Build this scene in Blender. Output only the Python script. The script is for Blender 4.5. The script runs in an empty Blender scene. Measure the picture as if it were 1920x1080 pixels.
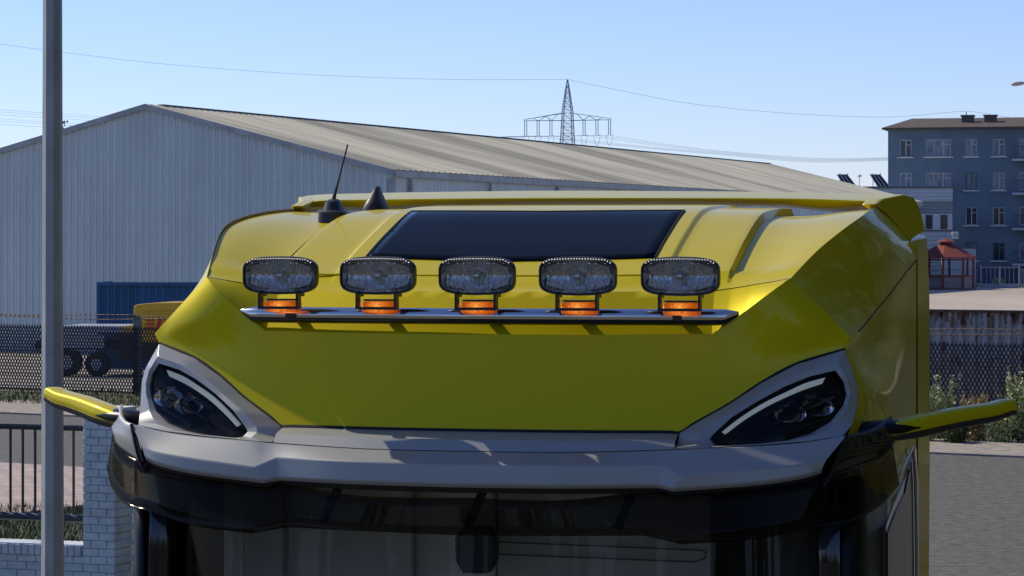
import bpy, bmesh, math, random
from mathutils import Vector, Matrix
R = math.radians
rnd = random.Random(7)
scene = bpy.context.scene
C = scene.collection

# ------------------------------------------------------------------ camera, sky, sun, exposure
F = 5200.0; HY = 455.0; CAMZ = 3.8           # focal length in photo pixels, horizon row, eye height
cam_d = bpy.data.cameras.new("camera"); cam = bpy.data.objects.new("camera", cam_d); C.objects.link(cam)
cam.location = (0, 0, CAMZ); cam.rotation_euler = (R(90), 0, 0)
cam_d.sensor_width = 36; cam_d.lens = F / 1920 * 36; cam_d.shift_y = (HY - 540) / 1920
cam_d.clip_start = 0.1; cam_d.clip_end = 6000
scene.camera = cam
SUN_EL, SUN_BACK = 41.0, 33.0                # elevation; degrees behind the pure left
w = bpy.data.worlds.new("World"); scene.world = w; w.use_nodes = True
nt = w.node_tree; nt.nodes.clear()
sky = nt.nodes.new('ShaderNodeTexSky'); sky.sky_type = 'NISHITA'; sky.sun_disc = False
sky.sun_elevation = R(SUN_EL); sky.sun_rotation = R(-(90 - SUN_BACK)); sky.air_density = 1.0; sky.dust_density = 0.0; sky.ozone_density = 4.0
sky.altitude = 300
mul = nt.nodes.new('ShaderNodeMix'); mul.data_type = 'RGBA'; mul.blend_type = 'MULTIPLY'; mul.inputs[0].default_value = 1.0
mul.inputs[7].default_value = (0.85, 0.88, 1.20, 1)
bg = nt.nodes.new('ShaderNodeBackground'); bg.inputs[1].default_value = 0.122
out = nt.nodes.new('ShaderNodeOutputWorld')
nt.links.new(sky.outputs[0], mul.inputs[6]); nt.links.new(mul.outputs[2], bg.inputs[0]); nt.links.new(bg.outputs[0], out.inputs[0])
sd = bpy.data.lights.new("sun", 'SUN'); sd.energy = 4.6; sd.angle = R(0.5); sd.color = (1.0, 0.92, 0.76)
so = bpy.data.objects.new("sun", sd); C.objects.link(so)
sdir = Vector((-math.cos(R(SUN_EL)) * math.cos(R(SUN_BACK)), math.cos(R(SUN_EL)) * math.sin(R(SUN_BACK)), math.sin(R(SUN_EL))))
so.rotation_euler = sdir.to_track_quat('Z', 'Y').to_euler(); so.location = sdir * 60
scene.view_settings.view_transform = 'Standard'; scene.view_settings.look = 'None'
scene.view_settings.exposure = 0.0; scene.view_settings.gamma = 1.0
scene.cycles.max_bounces = 8; scene.cycles.transparent_max_bounces = 12

# ------------------------------------------------------------------ helpers
def at(px, py, Y):
    return Vector(((px - 960) / F * Y, Y, CAMZ + (HY - py) / F * Y))
def gz(py):                                   # depth of the ground at a pixel row
    return CAMZ * F / (py - HY)
class MB:
    def __init__(s): s.v = []; s.f = []; s.t = None
    def add(s, vs, fs):
        o = len(s.v); s.v += [tuple(p) for p in vs]; s.f += [tuple(i + o for i in f) for f in fs]; return s
    def box(s, a, b, M=None):
        x0, y0, z0 = a; x1, y1, z1 = b
        vs = [Vector(p) for p in ((x0,y0,z0),(x1,y0,z0),(x1,y1,z0),(x0,y1,z0),(x0,y0,z1),(x1,y0,z1),(x1,y1,z1),(x0,y1,z1))]
        if M: vs = [M @ p for p in vs]
        return s.add(vs, [(0,3,2,1),(4,5,6,7),(0,1,5,4),(1,2,6,5),(2,3,7,6),(3,0,4,7)])
    def quad(s, *p): return s.add(p, [tuple(range(len(p)))])
    def bar(s, a, b, r, n=4, r2=None):
        a = Vector(a); b = Vector(b); d = (b - a)
        if d.length < 1e-7: return s
        q = d.to_track_quat('Z', 'Y'); r2 = r if r2 is None else r2
        vs = []
        for P, rr in ((a, r), (b, r2)):
            for i in range(n):
                t = 2 * math.pi * (i + .5) / n
                vs.append(P + q @ Vector((rr * math.cos(t), rr * math.sin(t), 0)))
        fs = [(i, (i + 1) % n, n + (i + 1) % n, n + i) for i in range(n)] + [tuple(range(n))[::-1], tuple(range(n, 2 * n))]
        return s.add(vs, fs)
    def tube(s, pts, r, n=8, cap=True):
        pts = [Vector(p) for p in pts]; rs = r if isinstance(r, (list, tuple)) else [r] * len(pts)
        vs = []
        for i, P in enumerate(pts):
            d = (pts[min(i + 1, len(pts) - 1)] - pts[max(i - 1, 0)]).normalized()
            up = Vector((0, 0, 1)) if abs(d.z) < .95 else Vector((0, 1, 0))
            e1 = d.cross(up).normalized(); e2 = e1.cross(d)
            for k in range(n):
                t = 2 * math.pi * k / n
                vs.append(P + e1 * rs[i] * math.cos(t) + e2 * rs[i] * math.sin(t))
        fs = []
        for i in range(len(pts) - 1):
            for k in range(n):
                fs.append((i * n + k, i * n + (k + 1) % n, (i + 1) * n + (k + 1) % n, (i + 1) * n + k))
        if cap: fs += [tuple(range(n))[::-1], tuple(range((len(pts) - 1) * n, len(pts) * n))]
        return s.add(vs, fs)
    def rings(s, rings, close=True, cap=True):
        n = len(rings[0]); vs = [p for r in rings for p in r]; fs = []
        for i in range(len(rings) - 1):
            for k in range(n if close else n - 1):
                fs.append((i * n + k, i * n + (k + 1) % n, (i + 1) * n + (k + 1) % n, (i + 1) * n + k))
        if cap and close: fs += [tuple(range(n))[::-1], tuple(range((len(rings) - 1) * n, len(rings) * n))]
        return s.add(vs, fs)
    def grid(s, rows):
        n = len(rows[0]); vs = [p for r in rows for p in r]
        return s.add(vs, [(i * n + k, i * n + k + 1, (i + 1) * n + k + 1, (i + 1) * n + k) for i in range(len(rows) - 1) for k in range(n - 1)])
    def mirror(s):                            # duplicate across local x = 0
        o = len(s.v); n = len(s.f)
        s.v += [(-p[0], p[1], p[2]) for p in s.v]
        s.f += [tuple(i + o for i in f)[::-1] for f in s.f[:n]]
        return s
    def flipx(s):
        s.v = [(-p[0], p[1], p[2]) for p in s.v]; s.f = [f[::-1] for f in s.f]; return s
    def build(s, name, mat, parent=None, smooth=False, weld=0.0, bevel=0.0, angle=30, solid=0.0, segs=2):
        me = bpy.data.meshes.new(name); me.from_pydata(s.v, [], s.f)
        bm = bmesh.new(); bm.from_mesh(me)
        if weld: bmesh.ops.remove_doubles(bm, verts=bm.verts, dist=weld); bmesh.ops.dissolve_degenerate(bm, dist=1e-5, edges=bm.edges)
        bmesh.ops.recalc_face_normals(bm, faces=bm.faces)
        for f in bm.faces: f.smooth = smooth
        if smooth:
            for e in bm.edges:
                if len(e.link_faces) == 2 and e.calc_face_angle(0) > R(angle): e.smooth = False
        bm.to_mesh(me); bm.free()
        o = bpy.data.objects.new(name, me); C.objects.link(o)
        if mat: me.materials.append(mat)
        if parent: o.parent = parent
        if solid:
            m = o.modifiers.new("thickness", 'SOLIDIFY'); m.thickness = solid; m.offset = -1
        if bevel:
            m = o.modifiers.new("bevel", 'BEVEL'); m.width = bevel; m.segments = segs; m.limit_method = 'ANGLE'; m.angle_limit = R(angle); m.harden_normals = False
        return o
def empty(name, loc=(0, 0, 0), rz=0.0, parent=None):
    o = bpy.data.objects.new(name, None); C.objects.link(o); o.location = loc; o.rotation_euler = (0, 0, rz); o.empty_display_size = .3
    if parent: o.parent = parent
    return o
def tag(o, label=None, cat=None, group=None, kind=None):
    if label: o['label'] = label
    if cat: o['category'] = cat
    if group: o['group'] = group
    if kind: o['kind'] = kind
    return o

# ------------------------------------------------------------------ materials
def pbr(name, col, rough=.6, metal=0.0, var=0.0, scale=4.0, bump=0.0, bscale=40.0, coat=0.0, coatr=.05, spec=.5, stretch=(1, 1, 1), col2=None, emit=None, estr=0, coords='Object', detail=5):
    m = bpy.data.materials.new(name); m.use_nodes = True; n = m.node_tree; b = n.nodes['Principled BSDF']
    b.inputs['Base Color'].default_value = (*col, 1); b.inputs['Roughness'].default_value = rough; b.inputs['Metallic'].default_value = metal
    b.inputs['Coat Weight'].default_value = coat; b.inputs['Coat Roughness'].default_value = coatr; b.inputs['Specular IOR Level'].default_value = spec
    if emit: b.inputs['Emission Color'].default_value = (*emit, 1); b.inputs['Emission Strength'].default_value = estr
    if var or col2 or bump:
        tc = n.nodes.new('ShaderNodeTexCoord'); mp = n.nodes.new('ShaderNodeMapping'); mp.inputs['Scale'].default_value = stretch
        n.links.new(tc.outputs[coords], mp.inputs[0])
    if var or col2:
        nz = n.nodes.new('ShaderNodeTexNoise'); nz.inputs['Scale'].default_value = scale; nz.inputs['Detail'].default_value = detail; nz.inputs['Roughness'].default_value = .6
        n.links.new(mp.outputs[0], nz.inputs[0])
        rp = n.nodes.new('ShaderNodeValToRGB'); rp.color_ramp.elements[0].position = .35; rp.color_ramp.elements[1].position = .65
        c2 = col2 or tuple(min(1, c * (1 + var)) for c in col); c1 = col if col2 else tuple(c * (1 - var) for c in col)
        rp.color_ramp.elements[0].color = (*c1, 1); rp.color_ramp.elements[1].color = (*c2, 1)
        n.links.new(nz.outputs[0], rp.inputs[0]); n.links.new(rp.outputs[0], b.inputs['Base Color'])
    if bump:
        nb = n.nodes.new('ShaderNodeTexNoise'); nb.inputs['Scale'].default_value = bscale; nb.inputs['Detail'].default_value = 4
        n.links.new(mp.outputs[0], nb.inputs[0])
        bp = n.nodes.new('ShaderNodeBump'); bp.inputs['Strength'].default_value = bump; bp.inputs['Distance'].default_value = .02
        n.links.new(nb.outputs[0], bp.inputs['Height']); n.links.new(bp.outputs[0], b.inputs['Normal'])
    return m
def glass(name, tint, refl=1.0, rough=0.02, ior=1.5, gcol=(.9, .9, .9)):
    m = bpy.data.materials.new(name); m.use_nodes = True; n = m.node_tree; n.nodes.clear()
    o = n.nodes.new('ShaderNodeOutputMaterial'); mx = n.nodes.new('ShaderNodeMixShader'); tr = n.nodes.new('ShaderNodeBsdfTransparent'); gl = n.nodes.new('ShaderNodeBsdfGlossy')
    fr = n.nodes.new('ShaderNodeFresnel'); fr.inputs[0].default_value = ior
    mt = n.nodes.new('ShaderNodeMath'); mt.operation = 'MULTIPLY'; mt.inputs[1].default_value = refl; mt.use_clamp = True
    tr.inputs[0].default_value = (*tint, 1); gl.inputs['Roughness'].default_value = rough; gl.inputs[0].default_value = (*gcol, 1)
    n.links.new(fr.outputs[0], mt.inputs[0]); n.links.new(mt.outputs[0], mx.inputs[0]); n.links.new(tr.outputs[0], mx.inputs[1]); n.links.new(gl.outputs[0], mx.inputs[2]); n.links.new(mx.outputs[0], o.inputs[0])
    return m

# car paint with metallic flakes under a clear coat
def make_paint(name, col, rough=.34, metal=.35):
    m = pbr(name, col, rough, metal, coat=.34, coatr=.07, spec=.14); n = m.node_tree; b = n.nodes['Principled BSDF']
    b.inputs['Coat IOR'].default_value = 1.42; b.inputs['Specular Tint'].default_value = (.55, .52, .35, 1)
    tc = n.nodes.new('ShaderNodeTexCoord'); vo = n.nodes.new('ShaderNodeTexVoronoi'); vo.inputs['Scale'].default_value = 420
    n.links.new(tc.outputs['Object'], vo.inputs[0])
    bp = n.nodes.new('ShaderNodeBump'); bp.inputs['Strength'].default_value = .10; bp.inputs['Distance'].default_value = .002
    n.links.new(vo.outputs['Color'], bp.inputs['Height']); n.links.new(bp.outputs[0], b.inputs['Normal'])
    return m
M = {}
M['paint'] = make_paint('lime_yellow_paint', (.62, .49, .004), .38, .24)
M['silver'] = pbr('silver_plastic', (.32, .32, .30), .36, .2, coat=.1, coatr=.1)
M['seam'] = pbr('seam_black', (.004, .004, .004), .8)
M['black'] = pbr('black_plastic', (.012, .012, .013), .45, bump=.05, bscale=300)
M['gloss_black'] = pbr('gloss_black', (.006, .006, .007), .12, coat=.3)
M['satin_black'] = pbr('satin_black', (.006, .006, .007), .35, spec=.2)
M['chrome'] = pbr('chrome', (.66, .63, .58), .16, 1.0)
M['reflector'] = pbr('reflector', (.62, .63, .66), .16, 1.0, bump=.35, bscale=60, stretch=(1, .3, .12))
M['visor'] = glass('visor_tint', (.42, .41, .39), .20, .04, gcol=(.9, .8, .65))
M['wind'] = glass('windshield', (.80, .80, .79), .26, .02)
M['lampglass'] = glass('lamp_glass', (.60, .61, .62), .22, .03)
M['drl'] = pbr('light_guide', (.50, .56, .58), .35, emit=(.6, .7, .75), estr=.35)
M['hatch'] = pbr('hatch_glass', (.008, .012, .020), .05); M['hatch'].node_tree.nodes['Principled BSDF'].inputs['IOR'].default_value = 1.06
M['rubber'] = pbr('rubber', (.02, .02, .02), .8)
M['white'] = pbr('glint_bead', (.85, .83, .78), .3, emit=(1, .93, .82), estr=.8)

# ------------------------------------------------------------------ truck in its own frame (x right, y back, z up)
AL = 0.2267568; TX, TY = -0.1151231, 9.7324857
CA, SA = math.cos(AL), math.sin(AL)
def zof(x, y, py):                            # height of the point (x, y) seen at row py
    return -(py - HY) * (TY - x * SA + y * CA) / F
def yof(x, px):
    k = (px - 960) / F
    return (k * TY - k * x * SA - TX - x * CA) / (SA - k * CA)
def xof(y, px):
    k = (px - 960) / F
    return (k * (TY + y * CA) - TX - y * SA) / (CA + k * SA)
def pix(p):
    X = TX + p[0] * CA + p[1] * SA; Z = TY - p[0] * SA + p[1] * CA
    return 960 + F * X / Z, HY - F * p[2] / Z
def cr(pts, n=8, smooth=True):                # curve through control points, n steps per span
    P = [Vector(p) for p in pts]; res = []
    for i in range(len(P) - 1):
        p0 = P[i - 1] if i else P[0] * 2 - P[1]; p1 = P[i]; p2 = P[i + 1]; p3 = P[i + 2] if i + 2 < len(P) else P[-1] * 2 - P[-2]
        for k in range(n):
            t = k / n
            if smooth: q = .5 * ((2 * p1) + (p2 - p0) * t + (2 * p0 - 5 * p1 + 4 * p2 - p3) * t * t + (3 * p1 - p0 - 3 * p2 + p3) * t ** 3)
            else: q = p1.lerp(p2, t)
            res.append(q)
    res.append(P[-1]); return res
def loft(mb, a, b, n=10, bulge=0.0, vec=(0, -1, 0)):
    rows = []
    for i in range(n + 1):
        t = i / n; d = Vector(vec) * bulge * 4 * t * (1 - t)
        rows.append([p.lerp(q, t) + d for p, q in zip(a, b)])
    return mb.grid(rows)

truck = empty('truck_cab', (TX, TY, 0), -AL)
tag(truck, 'lime yellow high-roof truck cab with five black lamps on a chrome roof bar', 'truck')
def tp(mb, name, mat, parent=None, **k):      # a part: shift from eye-level heights to the ground
    mb.v = [(p[0], p[1], p[2] + CAMZ) for p in mb.v]
    return mb.build(name, mat, parent or truck, **k)

H = (1.071, .183, -.126); A = (1.259, .187, -.373); P_ = (1.286, .231, -.335); D = (.718, -.029, -.655)
C1 = (.811, .09, -.318); S1 = (.80, .215, zof(.80, .215, 545))
yc_b, yc_c, yc_s = -.085, .02, .14
B0 = (0, yc_b, zof(0, yc_b, 808)); C0 = (0, yc_c, zof(0, yc_c, 627)); S0 = (0, yc_s, zof(0, yc_s, 547))
def mid(a, b, t, dy=0, dz=0): return (a[0] + (b[0] - a[0]) * t, a[1] + (b[1] - a[1]) * t + dy, a[2] + (b[2] - a[2]) * t + dz)
# one smooth surface for the painted front panel, fitted through its measured points
import numpy as np
_pts = [B0, D, (.881, .046, -.557), (.982, .093, -.487), (1.10, .14, -.422), A, P_, H, C1, C0, (.40, .035, -.322), (.40, -.070, -.655), (1.0, .14, -.30)]
def _basis(x, z): return [1, x * x, x ** 4, z, z * z, x * x * z]
_co = np.linalg.lstsq(np.array([_basis(p[0], p[2]) for p in _pts]), np.array([p[1] for p in _pts]), rcond=None)[0]
_H0, _P0 = np.array([H[0], H[2]]), np.array([P_[0], P_[2]])
_n = np.array([-(_P0 - _H0)[1], (_P0 - _H0)[0]]); _n = _n / np.linalg.norm(_n)
_bl = [np.array([p[0], p[2]]) for p in (B0, D, (.881, .046, -.557), (.982, .093, -.487), (1.10, .14, -.422), A, P_)]
def Yf(x, z):
    y = float(np.dot(_co, _basis(x, z))); q = np.array([abs(x), z]); d = abs(float(np.dot(q - _H0, _n))); db = 9
    for a, b in zip(_bl, _bl[1:]):
        t = max(0, min(1, float(np.dot(q - a, b - a)) / float(np.dot(b - a, b - a)))); db = min(db, float(np.linalg.norm(q - a - (b - a) * t)))
    return y - 1.2 * d * math.exp(-d / .095) * (1 - math.exp(-(db / .10) ** 2)) * (1 - math.exp(-(d + abs(q[0] - 1.07) * 0 + .0) / .02) * 0)
fixy = lambda p: (p[0], Yf(p[0], p[2]), p[2])
H = fixy(H); A = fixy(A); P_ = fixy(P_); C1 = fixy(C1); D = fixy(D)
# lower edge of the painted front panel (centre to outer corner)
brow = [B0, (.36, -.088, zof(.36, -.088, 811)), (.66, -.045, zof(.66, -.045, 811.5)), D, (.765, -.01, zof(.765, -.01, 795)), (.881, .046, -.557), (.982, .093, -.487), (1.10, .14, -.422), A]
top = [C0, (.40, .038, zof(.40, .038, 628)), (.72, .075, zof(.72, .075, 626.5)), C1, (.86, .103, -.285), (.93, .125, -.235), H, (1.19, .212, -.240), P_]
bc = cr(brow, 8); tc_ = cr(top, 8, smooth=False)
def ramp(a, b, v):
    t = max(0, min(1, (v - a) / (b - a))); return t * t * (3 - 2 * t)
body = MB()
for j in range(17):
    t = j / 16; row = []
    for p, q in zip(bc, tc_):
        v = p.lerp(q, t); row.append(Vector((v.x, Yf(v.x, v.z), v.z)))
    body.grid([row_prev, row]) if j else None
    row_prev = row
bc = [Vector((p.x, Yf(p.x, p.z), p.z)) for p in bc]; tc_ = [Vector((p.x, Yf(p.x, p.z), p.z)) for p in tc_]
# band between the crease and the seam
seam_top = [S0, (.40, .158, zof(.40, .158, 547)), (.72, .20, zof(.72, .20, 546)), S1, (.86, .213, zof(.86, .213, 541)), (.93, .205, zof(.93, .205, 535)), H]
loft(body, tc_[:49], cr(seam_top, 8, smooth=False), 6, .004)
# roof: steps at |x| = .60 and .84, shoulders rising to the side crease
crease = [H, (1.135, .45, -.028), (1.200, .74, .052), (1.229, .982, .092), (1.233, 1.32, .124), (1.222, 1.654, .141), (1.21, 2.05, .146)]
def interp(tab, y):
    for i in range(len(tab) - 1):
        if y <= tab[i + 1][0]: break
    a, b = tab[i], tab[i + 1]; t = (y - a[0]) / (b[0] - a[0]); p = tab[i - 1] if i else None; q = tab[i + 2] if i + 2 < len(tab) else None
    m0 = (b[1] - a[1]) if not p else (b[1] - p[1]) / (b[0] - p[0]) * (b[0] - a[0]); m1 = (b[1] - a[1]) if not q else (q[1] - a[1]) / (q[0] - a[0]) * (b[0] - a[0])
    t = max(0, min(1, t))
    return (2*t**3-3*t*t+1)*a[1] + (t**3-2*t*t+t)*m0 + (-2*t**3+3*t*t)*b[1] + (t**3-t*t)*m1
zc_tab = [(yc_s, S0[2]), (.42, zof(0, .42, 492)), (.75, zof(0, .75, 440)), (1.12, zof(0, 1.12, 396)), (1.6, zof(0, 1.6, 385)), (2.1, zof(0, 2.1, 385))]
zk_tab = [(p[1], p[2]) for p in crease]; xk_tab = [(p[1], p[0]) for p in crease]
def roof_z(x, y):
    ax = abs(x); ys = max(y, .14); xk = interp(xk_tab, max(y, .183)); zk = interp(zk_tab, max(y, .183)); zc = interp(zc_tab, ys)
    u = min(1, ax / xk); z = zc + (zk - zc) * u ** 3
    k = max(0, min(1, (y - .22) / .2))        # steps fade in behind the seam
    def ss(a, b, v):
        t = max(0, min(1, (v - a) / (b - a))); return t * t * (3 - 2 * t)
    z -= k * .012 * ss(.60, .625, ax)
    z -= k * .032 * ss(.836, .852, ax) * (1 - ss(.9, xk, ax))
    return z
xs = [0, .1, .2, .3, .4, .5, .56, .595, .6, .606, .613, .62, .626, .65, .7, .76, .81, .832, .838, .845, .85, .856, .862, .868, .89, .92, .96, 1.0]
rows = []; NV = 40
seam_pts = cr(seam_top, 8, smooth=False)
def seam_at(x):
    for i in range(len(seam_pts) - 1):
        a, b = seam_pts[i], seam_pts[i + 1]
        if a.x <= x <= b.x + 1e-6: return a.lerp(b, (x - a.x) / max(1e-6, b.x - a.x))
    return seam_pts[-1]
for j in range(NV + 1):
    v = (j / NV) ** 1.25; ym = .183 + v * (2.05 - .183); xk = interp(xk_tab, ym); row = []
    for i, x0 in enumerate(xs + [None] * 7):
        if x0 is None: x0 = 1.0 + (xk - 1.0) * (i - len(xs) + 1) / 7
        s = seam_at(min(x0, 1.071)); y = s.y + (ym - .183) / (2.05 - .183) * (2.05 - s.y)
        z = roof_z(x0, y)
        if j < 4: z = s.z + (z - s.z) * (j / 4)
        row.append(Vector((x0, y, z)))
    rows.append(row)
body.grid(rows)
# side facet under the crease
fold = [P_, (1.305, yof(1.305, 1640), 0), (1.325, yof(1.325, 1664), 0), (1.345, yof(1.345, 1694), 0), (1.352, yof(1.352, 1705), 0), (1.358, yof(1.358, 1713), 0), (1.362, yof(1.362, 1719), 0)]
fpy = [0, 586, 557, 517, 504, 494, 487]
fold = [fold[0]] + [(p[0], p[1], zof(p[0], p[1], q)) for p, q in zip(fold[1:], fpy[1:])]
side_top = cr(crease, 8); side_fold = cr(fold, 8)
frows = []
for j in range(17):
    t = j / 16; row = []
    for i, (p, q) in enumerate(zip(side_top, side_fold)):
        d = tc_[48 + j] - side_top[0].lerp(side_fold[0], t); w_ = 1 - ramp(0, 26, i)
        row.append(p.lerp(q, t) + d * w_ + Vector((.9, -.1, .35)) * .022 * 4 * t * (1 - t) * (1 - w_))
    frows.append(row)
body.grid(frows)
# lower side panel
FY = fold[-1][1]
frontedge = [P_, A, (1.297, .155, -.458), (1.313, .158, -.508), (1.311, .142, -.56), (1.299, .097, -.625), (1.275, .05, -.68), (1.30, .12, -1.2), (1.31, .12, -2.4)]
rearx = 1.345
n_f = len(side_fold)
low = MB()
fe = cr(frontedge, 6, smooth=False)
back = [Vector((1.362, FY, fold[-1][2])).lerp(Vector((1.36, FY, -2.4)), i / (len(fe) - 1)) for i in range(len(fe))]
rowsL = []
for j, (a, b) in enumerate(zip(fe, back)):
    row = []
    for i in range(n_f):
        t = i / (n_f - 1)
        base = a.lerp(b, t); base.x += .085 * math.sqrt(t) * (1 - t) * min(1, j / 14)
        if j == 0: base = side_fold[i].copy()
        elif j < 6:
            s = j / 6; base.z = side_fold[i].z * (1 - s) + (a.z + (b.z - a.z) * t) * s; base.y = side_fold[i].y * (1 - s) + base.y * s; base.x = side_fold[i].x * (1 - s) + base.x * s
        row.append(base)
    rowsL.append(row)
low.grid(rowsL)
side = low
side.v = side.v
body.v += []; o_ = len(body.v); body.v += side.v; body.f += [tuple(i + o_ for i in f) for f in side.f]
body.mirror()
tp(body, 'body_shell', M['paint'], smooth=True, weld=.0015, angle=14, bevel=.008, segs=2)
# rear wall and dark core so nothing shines through
core = MB(); core.box((-1.18, .55, -2.4), (1.18, FY - .03, -.05)) ; core.box((-1.30, 1.5, -2.4), (1.30, FY - .02, -.30))

# seams drawn as thin rubber beads lying in the joints
sm = MB()
def bead(pts, r=.0018, both=True, lift=(0, -.0, .0)):
    for s_ in ((1, -1) if both else (-1,)):
        m1 = MB(); m1.tube([Vector((s_ * abs(p[0]), p[1], p[2])) + Vector(lift) for p in pts], r, 4); tp(m1, 'panel_gap', M['seam'])
bead(cr([S1, seam_top[4], seam_top[5], H], 6, False), .0016)
bead(side_fold[2:], .003)
bead([Vector(fold[-1]), Vector((1.365, FY + .004, -1.3))], .003)
gl_ = [Vector((-.872, y, roof_z(.872, y) + .001)) for y in [.3 + i * .06 for i in range(16)]]
bead(gl_, .002, both=False)

# roof hatch
ht = MB(); hrows = []
for j in range(15):
    y = .455 + j / 14 * (1.12 - .455); hw = .545
    hrows.append([Vector((hw * i / 12, y - (1 - abs(i / 12)) * .03, roof_z(hw * i / 12, y - (1 - abs(i / 12)) * .03) + .006)) for i in range(-12, 13)])
ht.grid(hrows); hatch = tp(ht, 'roof_hatch', M['hatch'], smooth=True, solid=.01)
hb = MB()
edge = [r[0] for r in hrows] + hrows[-1][1:] + [r[-1] for r in hrows[::-1]][1:]
hb.tube([p + Vector((0, 0, -.002)) for p in edge], .0028, 6)
tp(hb, 'hatch_seal', M['rubber'], hatch, smooth=True)
cr_ = MB()
cr_.tube([Vector((x, .285, roof_z(x, .285) + .001)) for x in [i * .05 - .78 for i in range(32)]], .0035, 6)
tp(cr_, 'roof_bead', M['paint'], smooth=True)

# rear spoiler: three-sided wing across the roof with end plates
def wing_pt(px, py, y):
    x = xof(y, px); return Vector((x, y, zof(x, y, py)))
topf = [(556, 384), (576, 367), (700, 362), (880, 359), (1060, 357.5), (1300, 358.5), (1480, 360), (1640, 364), (1700, 366)]
midf = [(557, 386), (598, 376.5), (700, 374.5), (880, 372.5), (1060, 371.5), (1300, 371.5), (1480, 372.5), (1600, 376), (1640, 378)]
botf = [(560, 389), (610, 388.5), (700, 388), (880, 381), (1060, 378), (1300, 378), (1450, 382), (1544, 390), (1642, 383)]
sp = MB()
tb = [wing_pt(*p, 2.42) for p in topf]; mf = [wing_pt(*p, 2.10) for p in midf]; bf = [wing_pt(*p, 2.13) for p in botf]
tb2 = [p + Vector((0, .32, -.015)) for p in tb]; bb = [p + Vector((0, .45, -.01)) for p in bf]
for t_ in (tb, mf, bf, tb2, bb): pass
rings_ = [[cr(q, 5)[i] for q in (bf, mf, tb, tb2, bb)] for i in range(5 * (len(topf) - 1) + 1)]
sp.rings(rings_)
tp(sp, 'roof_spoiler', M['paint'], smooth=True, angle=35, bevel=.012)
for sgn in (1, -1):
    for nm, e_px, th in (('spoiler_end_plate', [(1642, 383, 1.68), (1652, 373, 1.85), (1696, 364.5, 2.05), (1714, 369, 2.15), (1724, 385, 2.2), (1730, 408, 2.22), (1736, 434, 2.24), (1722, 441, 2.12), (1712, 448, 2.06), (1709, 452, 2.03), (1690, 424, 1.93), (1665, 398, 1.80)], .06),
                         ('rear_quarter_panel', [(1709, 455, 1.95), (1722, 449, 2.08), (1737, 441, 2.3), (1740, 470, 2.36), (1743, 560, 2.42), (1743.5, 700, 2.42), (1743.5, 900, 2.42), (1741, 1200, 2.4), (1719, 1200, 2.0), (1719, 900, 2.0), (1719, 700, 2.0), (1719, 488, 1.99)], .05)):
        pts = [Vector((xof(y, a), y, zof(xof(y, a), y, b))) for a, b, y in e_px]
        ep = MB(); ep.rings([pts, [p - Vector((th, 0, 0)) for p in pts]])
        if sgn < 0: ep.flipx()
        tp(ep, nm, M['paint'], smooth=True, angle=35, bevel=.008)

# ---- silver surround of the headlights
def L3(pairs_): return [Vector(p) for p in pairs_]
vtop = [(0, -.215, zof(0, -.215, 847)), (.36, -.20, zof(.36, -.20, 849)), (.70, -.145, zof(.70, -.145, 844)), (.80, -.135, zof(.80, -.135, 841)), (1.0, -.085, zof(1.0, -.085, 836)), (1.15, -.045, zof(1.15, -.045, 829)), (1.288, -.011, -.656)]
out_loop = [A, (1.296, .163, -.458), (1.312, .165, -.508), (1.310, .150, -.56), (1.298, .105, -.625), (1.272, .02, -.660), (1.15, -.03, zof(1.15, -.03, 827.5)), (1.0, -.07, zof(1.0, -.07, 834)), (.80, -.12, zof(.80, -.12, 840)), (.718, -.13, zof(.718, -.13, 842)), (.715, -.06, -.69), D, (.775, -.005, zof(.775, -.005, 792)), (.881, .046, -.557), (.982, .093, -.487), (1.10, .14, -.422)]
in_loop = [(1.235, .126, -.442), (1.262, .130, -.48), (1.272, .130, -.526), (1.262, .115, -.562), (1.225, .075, -.615), (1.16, .02, -.655), (1.08, -.02, -.677), (1.0, -.05, -.688), (.88, -.075, -.695), (.845, -.085, -.690), (.828, -.075, -.672), (.835, -.068, -.660), (.895, -.035, -.600), (.98, .02, -.545), (1.07, .065, -.495), (1.15, .10, -.462)]
def closed(pts, n=4):
    P = [Vector(p) for p in pts]; N = len(P); res = []
    for i in range(N):
        p0, p1, p2, p3 = P[i - 1], P[i], P[(i + 1) % N], P[(i + 2) % N]
        sharp = False
        for k in range(n):
            t = k / n; res.append(.5 * ((2 * p1) + (p2 - p0) * t + (2 * p0 - 5 * p1 + 4 * p2 - p3) * t * t + (3 * p1 - p0 - 3 * p2 + p3) * t ** 3))
    return res
def closed_lin(pts, n=4):
    P = [Vector(p) for p in pts]; N = len(P)
    return [P[i].lerp(P[(i + 1) % N], k / n) for i in range(N) for k in range(n)]
OL = closed_lin(out_loop, 5); IL = closed_lin(in_loop, 5)
ring_mid = [o.lerp(i, .66) + Vector((0, -.016, .004)) for o, i in zip(OL, IL)]
ring_o = [o + Vector((0, -.010, 0)) for o in OL]
ring_back = [o + Vector((0, .03, 0)) for o in OL]
ring_in = [i + Vector((0, .035, 0)) for i in IL]
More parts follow.
